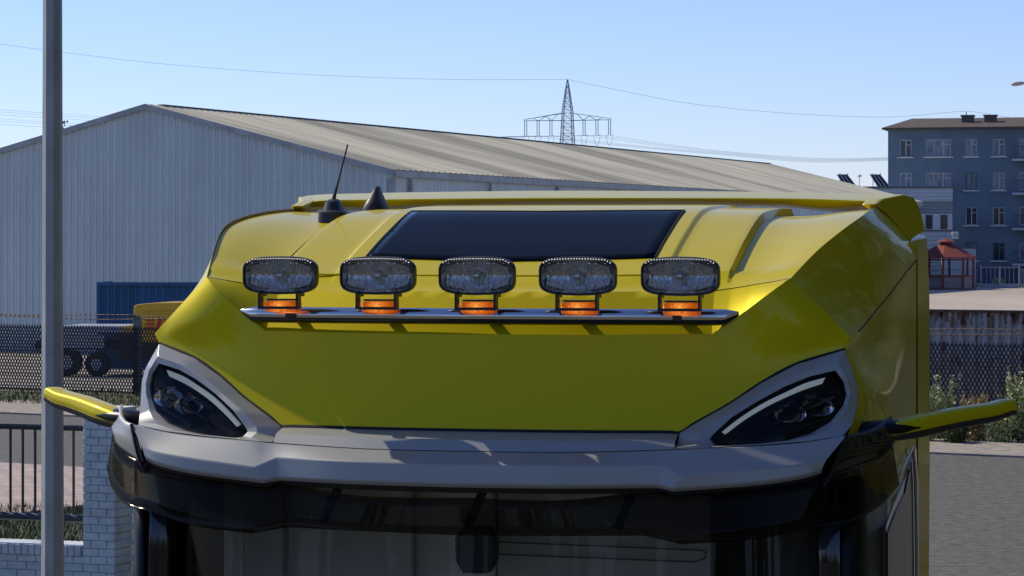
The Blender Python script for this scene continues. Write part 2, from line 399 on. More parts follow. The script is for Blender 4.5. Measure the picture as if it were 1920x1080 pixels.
for side_name, sg in (('right', 1), ('left', -1)):
    su = MB(); su.rings([ring_back, ring_o, ring_mid, IL, ring_in], cap=False)
    if sg < 0: su.flipx()
    sur = tp(su, 'headlight_surround', M['silver'], smooth=True, angle=24, bevel=.003)
    # dark bowl
    bw = MB(); cen = sum((Vector(p) for p in in_loop), Vector()) / len(in_loop)
    r1 = [p + Vector((0, .030, 0)) for p in IL]; r2 = [cen + (p - cen) * .86 + Vector((0, .075, 0)) for p in IL]; r3 = [cen + (p - cen) * .4 + Vector((0, .09, 0)) for p in IL]
    bw.rings([r1, r2, r3])
    if sg < 0: bw.flipx()
    hl = tp(bw, 'headlight', M['satin_black'], smooth=True, angle=40)
    # light guide along the upper edge
    dr = MB(); up = [Vector(p) for p in [(.866, -.062, -.652), (.925, -.03, -.604), (1.00, .015, -.555), (1.08, .055, -.515), (1.135, .075, -.489), (1.20, .10, -.470)]]
    dn = [Vector(p) for p in [(.882, -.060, -.663), (.942, -.028, -.617), (1.015, .017, -.572), (1.085, .057, -.538), (1.135, .078, -.518), (1.185, .10, -.500)]]
    dn = [a.lerp(b, .72) for a, b in zip(up, dn)]; u_, d_ = cr(up, 5), cr(dn, 5); bk = Vector((0, .018, 0)); off = Vector((0, .012, .004))
    dr.rings([[a + off, b + off, b + off + bk, a + off + bk] for a, b in zip(u_, d_)])
    if sg < 0: dr.flipx()
    tp(dr, 'light_guide', M['drl'], hl, smooth=True)
    # reflector cups and divider blades
    rf = MB()
    for cx, cz, rr, yy in ((1.180, -.565, .046, .088), (1.090, -.588, .044, .050)):
        ringsR = []
        for q in range(7):
            t = q / 6; rad = rr * math.sin(t * math.pi / 2 * .98 + .02)
            ringsR.append([Vector((cx + rad * math.cos(a) * 1.25, yy + .045 * (1 - t) ** 2 - .01, cz + rad * math.sin(a) * .72)) for a in [2 * math.pi * k / 20 for k in range(20)]])
        rf.rings(ringsR, cap=False)
    if sg < 0: rf.flipx()
    tp(rf, 'reflector', M['reflector'], hl, smooth=True)
    bl = MB()
    for (a, b) in (((1.235, .10, -.53), (1.00, .0, -.64)), ((1.21, .09, -.60), (1.06, .02, -.665)), ((.99, .02, -.60), (1.10, .06, -.545))):
        bl.bar(a, b, .006, 4)
    if sg < 0: bl.flipx()
    tp(bl, 'divider', M['black'], hl)
    # clear cover
    cv = MB(); c1 = [p + Vector((0, .008, 0)) for p in IL]; c2 = [cen + (p - cen) * .7 + Vector((0, -.006, 0)) for p in IL]; c3 = [cen + (p - cen) * .3 + Vector((0, -.010, 0)) for p in IL]
    cv.rings([c1, c2, c3], cap=False); cv.add(c3, [tuple(range(len(c3)))])
    if sg < 0: cv.flipx()
    tp(cv, 'lens_cover', M['lampglass'], hl, smooth=True)
    # maker's letters on the housing
    cu = bpy.data.curves.new('letters', 'FONT'); cu.body = 'DAF'; cu.size = .019; cu.extrude = .0005; cu.align_x = 'CENTER'; cu.space_character = 1.3
    to = bpy.data.objects.new('letters', cu); C.objects.link(to)
    me = bpy.data.meshes.new_from_object(to.evaluated_get(bpy.context.evaluated_depsgraph_get())); bpy.data.objects.remove(to)
    lo = bpy.data.objects.new('lettering', me); C.objects.link(lo); lo.parent = hl
    me.materials.append(pbr('letter_grey', (.07, .07, .075), .5))
    lo.location = (sg * 1.160, .050 if sg > 0 else .050, CAMZ - .535); lo.rotation_euler = (R(82), 0, R(sg * 28))
# strip between the two surrounds
st = MB(); xs_ = [i / 20 * .714 for i in range(-20, 21)]
def bcurve(x):
    for a, b in zip(bc, bc[1:]):
        if a.x <= abs(x) <= b.x + 1e-6: q = a.lerp(b, (abs(x) - a.x) / max(1e-6, b.x - a.x)); return Vector((x, q.y, q.z))
def vcurve(x):
    t = cr(vtop, 8)
    for a, b in zip(t, t[1:]):
        if a.x <= abs(x) <= b.x + 1e-6: q = a.lerp(b, (abs(x) - a.x) / max(1e-6, b.x - a.x)); return Vector((x, q.y, q.z))
r0 = [bcurve(x) + Vector((0, .03, .004)) for x in xs_]; r1 = [bcurve(x) + Vector((0, -.012, -.004)) for x in xs_]
r2 = [bcurve(x).lerp(vcurve(x), .5) + Vector((0, -.014, .006)) for x in xs_]; r3 = [vcurve(x) + Vector((0, .012, .002)) for x in xs_]; r4 = [vcurve(x) + Vector((0, .06, -.02)) for x in xs_]
st.grid([r0, r1, r2, r3, r4]); tp(st, 'front_trim_strip', M['silver'], smooth=True, angle=20)
gp = MB(); gp.tube([Vector(p) + Vector((0, .006, 0)) for p in bc], .009, 6); gp.mirror()
tp(gp, 'front_panel_gap', M['seam'], smooth=True)

# ---- sun visor
fold_v = [(0, -.29, zof(0, -.29, 871.5)), (.36, -.28, zof(.36, -.28, 872.5)), (.68, -.195, -.752), (.757, -.21, -.786), (1.0, -.15, zof(1.0, -.15, 880)), (1.15, -.105, zof(1.15, -.105, 871)), (1.225, -.07, zof(1.225, -.07, 863))]
low_v = [(0, -.30, zof(0, -.30, 908)), (.36, -.288, zof(.36, -.288, 910)), (.672, -.208, -.819), (.725, -.218, -.829), (1.0, -.155, zof(1.0, -.155, 904)), (1.15, -.11, zof(1.15, -.11, 891)), (1.212, -.08, zof(1.212, -.08, 880))]
low2 = [(x, y + .03, z - .022) for x, y, z in low_v]; low3 = [(x, y + .10, z - .018) for x, y, z in low_v]
n = 8
vt = cr(vtop, n); fv = cr(fold_v[:3], n, True)[:-1] + cr(fold_v[2:4], n, False)[:-1] + cr(fold_v[3:], n, True)
lv = cr(low_v[:3], n, True)[:-1] + cr(low_v[2:4], n, False)[:-1] + cr(low_v[3:], n, True)
vs_ = MB(); back0 = [p + Vector((0, .10, -.01)) for p in vt]
vs_.grid([back0, vt]); loft(vs_, vt, fv, 3); loft(vs_, fv, lv, 2)
l2 = [p + Vector((0, .012, -.012)) for p in lv]
loft(vs_, lv, l2, 1)
vs_.mirror(); visor = tp(vs_, 'sun_visor', M['silver'], smooth=True, weld=.0008, angle=12, bevel=.004)
vl = MB(); l3 = [p + Vector((0, .03, -.032)) for p in lv]; l4 = [p + Vector((0, .12, -.02)) for p in lv]
vl.grid([l2, l3, l4]); vl.mirror(); tp(vl, 'visor_lip', M['black'], visor, smooth=True, weld=.0008)
# tinted screen
gtop = [(0, -.275, -.87), (.36, -.262, -.872), (.63, -.19, -.84), (.70, -.19, -.845), (1.0, -.13, -.82), (1.212, -.06, -.79), (1.30, .0, -.77), (1.385, .085, -.742), (1.43, .165, -.70)]
gbot = [(0, -.285, zof(0, -.285, 1004)), (.36, -.275, zof(.36, -.275, 1005)), (.628, -.23, -.989), (.756, -.245, -1.013), (1.0, -.165, zof(1.0, -.165, 1011)), (1.17, -.10, zof(1.17, -.10, 990)), (1.30, -.02, -.948), (1.395, .075, -.90), (1.452, .165, -.835)]
ga = cr(gtop, 8); gb = cr(gbot[:3], 8)[:-1] + cr(gbot[2:4], 8, False)[:-1] + cr(gbot[3:], 8)
gl = MB(); loft(gl, ga, gb, 4); gl.mirror(); tp(gl, 'tinted_screen', M['visor'], visor, smooth=True, weld=.0008, solid=.006)
# end caps that wrap round the corner
for sg in (1, -1):
    ec = MB()
    a = cr([(1.235, -.045, -.80), (1.30, .01, -.775), (1.385, .10, -.745), (1.432, .175, -.70)], 6)
    m_ = cr([(1.262, -.032, -.73), (1.325, .02, -.715), (1.40, .11, -.695), (1.447, .19, -.672)], 6)
    b = cr([(1.292, -.006, -.655), (1.34, .05, -.648), (1.385, .13, -.628), (1.418, .215, -.600)], 6)
    loft(ec, a, m_, 3); loft(ec, m_, b, 3)
    if sg < 0: ec.flipx()
    tp(ec, 'visor_end_cap', M['silver'] if sg < 0 else M['gloss_black'], visor, smooth=True, weld=.001, solid=.012, angle=30)  # right cap black: its shade and dark reflection put into the colour
    sl = MB(); sl.tube(cr([(1.290, -.012, -.655), (1.263, -.04, -.73), (1.238, -.055, -.79), (1.215, -.06, -.825)], 4), .006, 6)
    if sg < 0: sl.flipx()
    tp(sl, 'visor_seal', M['seam'], visor)
# screws
for xx in (-.52, 0.0, .52):
    sc = MB(); sc.bar((xx, -.293, -.945), (xx, -.30, -.945), .009, 10); tp(sc, 'visor_screw', M['gloss_black'], visor)
    bk_ = MB(); bk_.bar((xx + .06, -.18, -.85), (xx + .015, -.22, -.97), .016, 4); tp(bk_, 'visor_bracket', M['black'], visor)

# ---- windscreen, pillars, cab inside
wt = cr([(0, -.05, -.80), (.6, -.01, -.80), (1.0, .07, -.79), (1.20, .17, -.78)], 6); wb = cr([(0, -.16, -2.1), (.6, -.12, -2.1), (1.02, -.03, -2.1), (1.24, .08, -2.1)], 6)
wd = MB(); loft(wd, wt, wb, 6); wd.mirror(); tp(wd, 'windscreen', M['wind'], smooth=True, weld=.001)
for sg in (1, -1):
    ap = MB(); a = cr([(1.17, .10, -.74), (1.24, .08, -.74), (1.30, .125, -.74), (1.318, .24, -.74)], 4); b = cr([(1.19, .03, -2.2), (1.26, .02, -2.2), (1.315, .08, -2.2), (1.318, .22, -2.2)], 4)
    loft(ap, a, b, 4)
    if sg < 0: ap.flipx()
    tp(ap, 'windscreen_pillar', M['gloss_black'], smooth=True, solid=.01)
M['grey_trim'] = pbr('interior_grey', (.62, .62, .60), .8, var=.1, scale=3)
M['dark_trim'] = pbr('interior_dark', (.035, .04, .05), .8)
M['blue_trim'] = pbr('interior_blue_line', (.10, .16, .22), .5)
M['grey_mid'] = pbr('interior_mid_grey', (.45, .45, .44), .85, var=.06, scale=3)
it = MB(); it.box((-1.2, .95, -2.4), (1.2, 1.0, -.3)); it.box((-1.2, .30, -.72), (1.2, .95, -.66)); tp(it, 'interior_wall', M['dark_trim'])
def inside(a, b, y, zt, mat, nm, zb=-2.4, bev=.01):
    m1 = MB(); m1.box((xof(y, a), y, zb), (xof(y, b), y + .05, zt)); return tp(m1, nm, mat, bevel=bev, angle=40)
inside(372, 397, .40, -.74, M['paint'], 'door_edge'); inside(399, 455, .52, -.74, M['grey_trim'], 'curtain'); inside(456, 530, .55, -.74, M['grey_mid'], 'curtain'); inside(531, 773, .62, -.74, M['grey_mid'], 'seat_back'); inside(775, 930, .70, -.74, M['grey_trim'], 'curtain')
inside(932, 1332, .66, -.74, M['grey_mid'], 'interior_locker')
it = MB(); zb_, zt_ = zof(.3, .64, 1049), zof(.3, .64, 1027); xr = xof(.64, 1322); it.tube([(xof(.64, 935), .64, zb_ + .01), (xr - .04, .64, zb_), (xr, .64, zb_ + .015), (xr + .005, .64, zt_ - .01), (xr - .01, .64, zt_), (xof(.64, 935), .64, zt_ + .012)], .0035, 6)
tp(it, 'locker_trim', M['blue_trim'], smooth=True)
it = MB(); it.rings([[Vector((xof(.5, 895) + a * .075, y, zof(-.1, .5, 1030) + b * .085)) for a, b in ((-.6, 1), (.6, 1), (1, .5), (.95, -.5), (.6, -1), (-.6, -1), (-.95, -.5), (-1, .5))] for y in (.46, .54)])
tp(it, 'headrest', M['dark_trim'], smooth=True, angle=50)
for a_x, b_x in ((.98, 1.15), (-1.15, -1.12)): it = MB(); it.box((a_x, .30, -2.4), (b_x, .9, -.80)); tp(it, 'interior_side_trim', M['dark_trim'])
tp(core.__class__().box((-1.28, 1.9, -2.4), (1.28, FY - .03, -.02)) if False else MB().box((-1.2, 1.82, -3.0), (1.2, FY - .03, .05)), 'rear_wall', M['paint'])

# black pillar cover between windscreen and door glass
for sg in (1, -1):
    pc_ = MB(); rows_ = []
    for k in range(7):
        y = .10 + k * .17; x = 1.322 + .048 * min(1, k / 3); zt = -.80 if k == 0 else zof(x, y, 905 + k * 8)
        rows_.append([Vector((x, y, zt)), Vector((x + .004, y, zt - .5)), Vector((x, y, -2.3))])
    rows_.insert(0, [Vector((1.27, .06, -.80)), Vector((1.27, .05, -1.3)), Vector((1.27, .05, -2.3))])
    pc_.grid(rows_)
    if sg < 0: pc_.flipx()
    tp(pc_, 'pillar_cover', M['satin_black'], smooth=True, angle=50, solid=.008)
# ---- side window with chrome line (door)
for sg in (1, -1):
    dw = MB()
    def sp_(px, py, xx): y = yof(xx, px); return Vector((xx, y, zof(xx, y, py)))
    xx = 1.362
    frame_px = [(1712, 838), (1716.5, 900), (1717, 1000), (1718, 1200), (1655, 1200), (1655, 985), (1668, 950), (1690, 900)]
    ps = [sp_(a, b, xx) for a, b in frame_px]
    dw.rings([[p + Vector((.012, 0, 0)) for p in ps], [p - Vector((.06, 0, 0)) for p in ps]])
    if sg < 0: dw.flipx()
    dwo = tp(dw, 'door_frame', M['gloss_black'], smooth=False)
    dg = MB(); ps = [sp_(a, b, xx + .016) for a, b in [(1706, 880), (1709, 930), (1710, 1200), (1665, 1200), (1665, 1000), (1680, 960), (1697, 925)]]
    dg.rings([ps, [p - Vector((.01, 0, 0)) for p in ps]])
    if sg < 0: dg.flipx()
    tp(dg, 'side_window', M['hatch'], dwo)
    dl = MB(); dl.tube([sp_(1686, 890, xx + .02), sp_(1712, 838, xx + .02), sp_(1716.5, 900, xx + .02), sp_(1718.5, 1050, xx + .02), sp_(1719, 1200, xx + .02)], .006, 6)
    if sg < 0: dl.flipx()
    tp(dl, 'window_trim', M['silver'], dwo, smooth=True)

# ---- camera arms sticking out at the sides
for sg in (1, -1):
    am = MB(); path = cr([(1.40, .20, -.652), (1.50, .27, -.635), (1.62, .37, -.612), (1.74, .46, -.594), (1.785, .495, -.582), (1.815, .515, -.577), (1.828, .525, -.592)], 4)
    rr = [(.030, .06), (.038, .068), (.035, .068), (.031, .066), (.030, .062), (.025, .05), (.008, .02)]
    rings_a = []
    for i, p in enumerate(path):
        k = i / 4; k0 = min(int(k), 5); t = k - k0; h = rr[k0][0] * (1 - t) + rr[k0 + 1][0] * t; d = rr[k0][1] * (1 - t) + rr[k0 + 1][1] * t
        dirv = Vector((-.65, .76, 0)) if False else Vector((-.55, .83, 0))
        rings_a.append([p + dirv * d * .7 * math.copysign(abs(math.cos(a)) ** .5, math.cos(a)) + Vector((0, 0, h * .9 * math.copysign(abs(math.sin(a)) ** .6, math.sin(a)))) for a in [2 * math.pi * q / 16 for q in range(16)]])
    am.rings(rings_a)
    if sg < 0: am.flipx()
    arm = tp(am, 'mirror_arm', M['paint'], smooth=True, angle=60)
    bu = MB(); rings_b = []
    for i, r_ in enumerate(rings_a):
        c = path[i] + Vector((0, -.004, -.016 if i < len(path) - 2 else -.004)); s_ = 1.0 if i < len(path) - 1 else .6
        rings_b.append([c + Vector(((q - path[i]).x * .98, (q - path[i]).y * .98, min(0.0, (q - path[i]).z) * .8 * s_)) for q in r_])
    bu.rings(rings_b)
    if sg < 0: bu.flipx()
    tp(bu, 'arm_underside', M['black'], arm, smooth=True, angle=60)
    mo = MB(); pth = cr([(1.30, .20, -.66), (1.38, .20, -.648), (1.45, .235, -.645), (1.52, .285, -.640)], 4)
    mo.rings([[p + Vector((0, math.cos(a) * .06, math.sin(a) * (.036 - .008 * i / 12))) for a in [2 * math.pi * q / 12 for q in range(12)]] for i, p in enumerate(pth)])
    if sg < 0: mo.flipx()
    tp(mo, 'arm_mount', M['satin_black'], arm, smooth=True, angle=60)

# ---- chrome bar and the ten lamps on it
bar = MB(); pts = []
ZB = -.258
for i in range(41):
    x = -.905 + 1.81 * i / 40; e = min(1, (0.905 - abs(x)) / .07); e = math.sqrt(max(0, 1 - (1 - e) ** 2)) if e < 1 else 1
    e = .22 + .78 * e; yb = .012 + .075 * (x / .9) ** 2
    pts.append([Vector((x, yb + .030 * e * math.cos(a), ZB + .028 * (1 - e) * .6 + .028 * e * math.sin(a))) for a in [2 * math.pi * q / 20 for q in range(20)]])
bar.rings(pts); lb = tp(bar, 'light_bar', M['chrome'], smooth=True, angle=50)
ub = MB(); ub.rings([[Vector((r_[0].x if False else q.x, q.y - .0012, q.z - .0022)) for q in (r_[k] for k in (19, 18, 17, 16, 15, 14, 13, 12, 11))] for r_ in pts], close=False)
ub.v = [(a, b, c - CAMZ) if c > 2 else (a, b, c) for a, b, c in ub.v]; tp(ub, 'bar_dark_reflection', M['gloss_black'], lb, smooth=True)  # black half-shell stands for the dark reflection in the lower chrome
for x in (-.7, -.35, 0.02, .35, .7): bs = MB(); bs.box((x - .015, .01, ZB - .012), (x + .015, .13, ZB + .006)); tp(bs, 'bar_stay', M['black'], lb)
M['amber'] = pbr('amber_lens', (.75, .16, .01), .18, coat=.6)
m_ = M['amber']; n_ = m_.node_tree; b_ = n_.nodes['Principled BSDF']
tc = n_.nodes.new('ShaderNodeTexCoord'); sep = n_.nodes.new('ShaderNodeSeparateXYZ'); n_.links.new(tc.outputs['Object'], sep.inputs[0])
vln = n_.nodes.new('ShaderNodeVectorMath'); vln.operation = 'LENGTH'
mpp = n_.nodes.new('ShaderNodeMapping'); mpp.inputs['Scale'].default_value = (1, .25, 1.4); n_.links.new(tc.outputs['Object'], mpp.inputs[0]); n_.links.new(mpp.outputs[0], vln.inputs[0])
rp = n_.nodes.new('ShaderNodeValToRGB'); cr0 = rp.color_ramp; cr0.elements[0].position = 0; cr0.elements[0].color = (1, .75, .12, 1); cr0.elements[1].position = .075; cr0.elements[1].color = (.16, .016, 0, 1)
e2 = cr0.elements.new(.015); e2.color = (1, .30, .04, 1); e3 = cr0.elements.new(.035); e3.color = (.55, .10, .005, 1)
n_.links.new(vln.outputs['Value'], rp.inputs[0])
vz = n_.nodes.new('ShaderNodeTexNoise'); vz.inputs['Scale'].default_value = 120; n_.links.new(tc.outputs['Object'], vz.inputs[0])
mm = n_.nodes.new('ShaderNodeMath'); mm.operation = 'MULTIPLY_ADD'; mm.inputs[1].default_value = 2.6; mm.inputs[2].default_value = -.35; n_.links.new(vz.outputs[0], mm.inputs[0])
n_.links.new(rp.outputs[0], b_.inputs['Emission Color']); n_.links.new(mm.outputs[0], b_.inputs['Emission Strength'])
M['lens'] = glass('smoked_lens', (.93, .93, .93), .35, .05); M['ribs'] = glass('rib_glass', (.90, .91, .92), 1.0, .1)
M['dish'] = pbr('lamp_dish', (.86, .84, .80), .24, 1.0, bump=.8, bscale=38, stretch=(1.8, 1, .3))
def outline(hw, hh, n=64):
    res = []
    for k in range(n):
        a = 2 * math.pi * k / n; c, s = math.cos(a), math.sin(a)
        x = hw * math.copysign(abs(c) ** .42, c); z = hh * math.copysign(abs(s) ** .46, s)
        z *= 1 - .14 * (x / hw) ** 2; res.append((x, z))
    return res
def lamp_parts():
    hw, hh = .1375, .068
    O = outline(hw, hh); t = MB()
    ring = lambda k, y: [Vector((x * k, y, z * (k if k > .8 else k * .9))) for x, z in O]
    inn = lambda dx, y: [Vector((x * (hw - dx) / hw, y, z * (hh - dx) / hh)) for x, z in O]
    t.rings([inn(.009, -.034), inn(.007, -.046), inn(.002, -.048), inn(0, -.040), inn(0, -.020), inn(.004, .0), inn(.018, .030), inn(.036, .052)], cap=False)
    t.add(inn(.036, .052), [tuple(range(64))])
    g = MB(); g.rings([inn(.008, -.043), inn(.03, -.048), inn(.055, -.050)], cap=False); g.add(inn(.055, -.050), [tuple(range(64))])
    d = MB(); d.rings([inn(.009, -.036), inn(.014, -.028), inn(.022, -.018), inn(.030, -.010), inn(.040, .0)], cap=False); d.add(inn(.040, .0), [tuple(range(64))])
    # two curved reflector halves with a ledge between them
    for s_ in (1, -1):
        g_ = []
        for r_ in range(7):
            t_ = r_ / 6; g_.append([Vector((x_, -.002 - .020 * t_ ** 1.5 - 1.1 * x_ * x_ + (.0012 * math.sin(x_ * 620 + s_)), s_ * (.003 + t_ * (.048 - 1.7 * x_ * x_)))) for x_ in [-.112 + .224 * q / 96 for q in range(97)]])
        d.grid(g_)
    f = MB()
    for k in range(-14, 15): f.bar((k * .0088, -.047, -.056 + abs(k) * .0003), (k * .0088, -.047, .054 - abs(k) * .0003), .0011, 4)
    for z in (-.022, .008): f.bar((-.120, -.047, z), (.120, -.047, z), .0009, 4)
    st = MB()  # beads that glow in place of sun-lit glints along the lens top
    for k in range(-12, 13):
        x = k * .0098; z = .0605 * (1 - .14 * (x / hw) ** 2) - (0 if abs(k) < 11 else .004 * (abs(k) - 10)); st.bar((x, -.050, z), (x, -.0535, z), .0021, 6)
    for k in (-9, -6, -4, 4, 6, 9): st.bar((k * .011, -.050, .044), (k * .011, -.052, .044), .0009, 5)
    b = MB()
    rb = []
    for q in range(9):
        a = math.pi / 2 * q / 8; rb.append([Vector((.0145 * math.cos(a) * math.cos(e), -.036 - .010 * math.sin(a) + .02 * (q == 0), .0145 * math.cos(a) * math.sin(e))) for e in [2 * math.pi * k / 16 for k in range(16)]])
    b.rings(rb)
    hal = MB()
    for rr_ in (.020, .025, .030):
        cpts = [Vector((rr_ * math.cos(a), -.016, rr_ * math.sin(a))) for a in [2 * math.pi * k / 24 for k in range(25)]]; hal.tube(cpts, .0012, 4, cap=False)
    k_ = MB()
    for s_ in (1, -1):
        k_.box((s_ * .070 - .004, -.062, -.119), (s_ * .070 + .004, -.022, -.055))
        k_.box((s_ * .070 - .004, -.021, -.075), (s_ * .070 + .004, .02, -.05))
    k_.box((-.074, -.063, -.120), (.074, -.056, -.110))
    k_.rings([[Vector((.064 * math.cos(a), .01 - .058 * max(0, math.sin(a)), z)) for a in [math.pi * q / 16 for q in range(17)]] for z in (-.090, -.084)])
    return t, g, d, f, st, b, hal, k_
protoL = lamp_parts()
a_ = MB()
def halfdisc(k, z):
    return [Vector((.066 * k * math.cos(a), .022 - .062 * k * math.sin(a) ** .7 if math.sin(a) > 0 else .022, z)) for a in [math.pi * q / 20 for q in range(21)]]
a_.rings([halfdisc(.93, .020), halfdisc(1.0, .016), halfdisc(1.0, -.014), halfdisc(.94, -.019)])
ZL = -.1158
lamp_label = ['leftmost', 'second', 'centre', 'fourth', 'rightmost']
first = None
names = ('driving_lamp', 'lamp_lens', 'lamp_reflector', 'lens_ribs', 'glint_bead_row', 'bulb_cap', 'bulb_ring', 'lamp_bracket')
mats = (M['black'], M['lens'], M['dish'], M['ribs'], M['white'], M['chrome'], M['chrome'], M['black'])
base = None
for i in range(5):
    xi = (i - 2) * .36
    if base is None:
        base = []
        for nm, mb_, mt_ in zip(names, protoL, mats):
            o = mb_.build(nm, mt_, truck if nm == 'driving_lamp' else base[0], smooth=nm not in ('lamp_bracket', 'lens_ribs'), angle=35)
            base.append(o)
        base[0].location = (xi, 0, CAMZ + ZL)
        am0 = a_.build('marker_light', M['amber'], truck, smooth=True, angle=40); am0.location = (xi, -.012, CAMZ + ZL - .1035 - .008)
    else:
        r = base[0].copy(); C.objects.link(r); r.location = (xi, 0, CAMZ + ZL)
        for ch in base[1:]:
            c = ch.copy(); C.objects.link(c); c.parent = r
        c = am0.copy(); C.objects.link(c); c.location = (xi, -.012, CAMZ + ZL - .1115)

# ---- aerials
xa = xof(1.25, 626); za = roof_z(xa, 1.25) ; za = zof(xa, 1.25, 404)
ae = MB()
def lozenge(cx, cy, z, hx, hy): return [Vector((cx + hx * math.copysign(abs(math.cos(a)) ** .6, math.cos(a)), cy + hy * math.copysign(abs(math.sin(a)) ** .6, math.sin(a)), z)) for a in [2 * math.pi * k / 20 for k in range(20)]]
ae.rings([lozenge(xa, 1.25, za - .03, .055, .085), lozenge(xa, 1.25, za + .012, .053, .08), lozenge(xa, 1.25, za + .022, .038, .055), lozenge(xa - .002, 1.25, za + .055, .028, .04), lozenge(xa - .002, 1.26, za + .066, .016, .02)])
aer = tp(ae, 'whip_aerial_base', M['black'], smooth=True, angle=40)
wh = MB(); x2 = xof(1.25, 652); wh.tube([(xa - .004, 1.25, za + .05), (xa + .004, 1.25, za + .085), (xof(1.25, 635), 1.25, zof(xa, 1.25, 338)), (x2, 1.25, zof(xa, 1.25, 271))], [.011, .007, .0038, .0035], 8)
tp(wh, 'whip_aerial', M['black'], aer, smooth=True)
fn = MB(); xf = xof(1.75, 705)
rr_ = []
for py, hx, hy, dy in ((400, .050, .09, 0), (385, .040, .085, 0), (372, .026, .065, .01), (360, .014, .045, .02), (351, .009, .03, .025), (348.5, .004, .01, .03)):
    z = zof(xf, 1.75, py); rr_.append(lozenge(xf, 1.75 + dy, z, hx, hy))
fn.rings(rr_); tp(fn, 'fin_aerial', M['black'], smooth=True, angle=40)

# ---- lower cab, wheels (below the picture)
lo_ = MB(); lo_.box((-1.30, .0, -3.2), (1.30, 2.1, -2.12)); tp(lo_, 'lower_body', M['paint'], bevel=.06, angle=40)
lo_ = MB(); lo_.box((-1.28, -.06, -3.4), (1.28, .2, -2.7)); tp(lo_, 'bumper', M['black'], bevel=.05, angle=40)
lo_ = MB(); lo_.box((-.45, .6, -3.0), (-.3, 5.5, -2.75)); lo_.box((.3, .6, -3.0), (.45, 5.5, -2.75)); tp(lo_, 'chassis', M['black'])
for x in (-1.05, 1.05):
    for y in (1.1, 4.6):
        wl = MB(); wl.bar((x - .16, y, -3.28), (x + .16, y, -3.28), .52, 28); wo = tp(wl, 'wheel', M['rubber'], smooth=True)
        wl = MB(); wl.bar((x - .17, y, -3.28), (x + .17, y, -3.28), .28, 20); tp(wl, 'rim', M['silver'], wo, smooth=True)

# ================================================================== SETTING
M['asphalt'] = pbr('asphalt', (.092, .086, .070), .9, var=.36, scale=6, bump=.9, bscale=25, detail=10)
M['gravel'] = pbr('gravel', (.20, .17, .13), .95, col2=(.36, .31, .25), scale=3.5, bump=.8, bscale=9, detail=10)
M['soil'] = pbr('dry_grass_ground', (.055, .05, .02), .95, col2=(.09, .10, .035), scale=1.5, bump=.6, bscale=12, detail=10)
M['yard'] = pbr('yard_concrete', (.34, .30, .25), .9, var=.14, scale=.25, bump=.2, bscale=6)
def patterned(name, c1, c2, mortar, scale, bw, bh, ms, offset=.5, rough=.85, rotz=0):
    m = pbr(name, c1, rough); n = m.node_tree; b = n.nodes['Principled BSDF']
    tc = n.nodes.new('ShaderNodeTexCoord'); mp = n.nodes.new('ShaderNodeMapping'); mp.inputs['Rotation'].default_value = rotz if isinstance(rotz, tuple) else (0, 0, rotz)
    br = n.nodes.new('ShaderNodeTexBrick'); br.inputs['Scale'].default_value = scale; br.inputs['Brick Width'].default_value = bw; br.inputs['Row Height'].default_value = bh; br.inputs['Mortar Size'].default_value = ms
    br.offset = offset; br.inputs['Color1'].default_value = (*c1, 1); br.inputs['Color2'].default_value = (*c2, 1); br.inputs['Mortar'].default_value = (*mortar, 1)
    n.links.new(tc.outputs['Object'], mp.inputs[0]); n.links.new(mp.outputs[0], br.inputs[0])
    nz = n.nodes.new('ShaderNodeTexNoise'); nz.inputs['Scale'].default_value = 2.2; nz.inputs['Detail'].default_value = 6; n.links.new(tc.outputs['Object'], nz.inputs[0])
    mx = n.nodes.new('ShaderNodeMix'); mx.data_type = 'RGBA'; mx.blend_type = 'MULTIPLY'; mx.inputs[0].default_value = .5
    n.links.new(br.outputs[0], mx.inputs[6]); n.links.new(nz.outputs[0], mx.inputs[7]); n.links.new(mx.outputs[2], b.inputs['Base Color'])
    bp = n.nodes.new('ShaderNodeBump'); bp.invert = True; bp.inputs['Strength'].default_value = .6; bp.inputs['Distance'].default_value = .01; n.links.new(br.outputs['Fac'], bp.inputs['Height']); n.links.new(bp.outputs[0], b.inputs['Normal'])
    return m
M['pavers'] = patterned('pink_pavers', (.62, .46, .38), (.52, .40, .34), (.30, .24, .20), 1.0, .42, .2, .02, rotz=R(31))

RA = R(31.9)                                  # direction of the road
Rc, Rs = math.cos(RA), math.sin(RA)
def rd(s, t, z=0.0):                          # s along the road (to the right and nearer), t behind its far edge
    return Vector((s * Rc + t * Rs, 54.55 - s * Rs + t * Rc, z))
def sheet(name, pts, mat, z):
    mb = MB(); mb.add([(p.x, p.y, z) for p in pts], [tuple(range(len(pts)))]); o = mb.build(name, mat); tag(o, kind='structure'); return o
g = MB(); g.add([(-3000, -400, -.02), (3000, -400, -.02), (3000, 5000, -.02), (-3000, 5000, -.02)], [(0, 1, 2, 3)]); tag(g.build('ground', M['soil']), kind='structure')
sheet('road', [rd(-60, 0), rd(60, 0), rd(110, -140), rd(-110, -140)], M['asphalt'], 0.0)
sheet('gravel_path', [rd(-60, .12), rd(60, .12), rd(60, 3.4), rd(0, 3.6), rd(-16, 4.2), rd(-60, 4.4)], M['gravel'], 0.004)
kb = MB(); 
for i in range(-40, 41):
    a = rd(i * 1.0 + .005, 0); M4 = Matrix.Translation(a) @ Matrix.Rotation(-RA, 4, 'Z'); kb.box((0, 0, -.02), (.99, .12, .035), M4)
tag(kb.build('kerb', pbr('kerb_stone', (.22, .21, .20), .9, var=.2, scale=2)), kind='structure')
sheet('yard', [rd(-75, 8.6), rd(75, 8.6), rd(75, 200), rd(-75, 200)], M['yard'], 0.0)
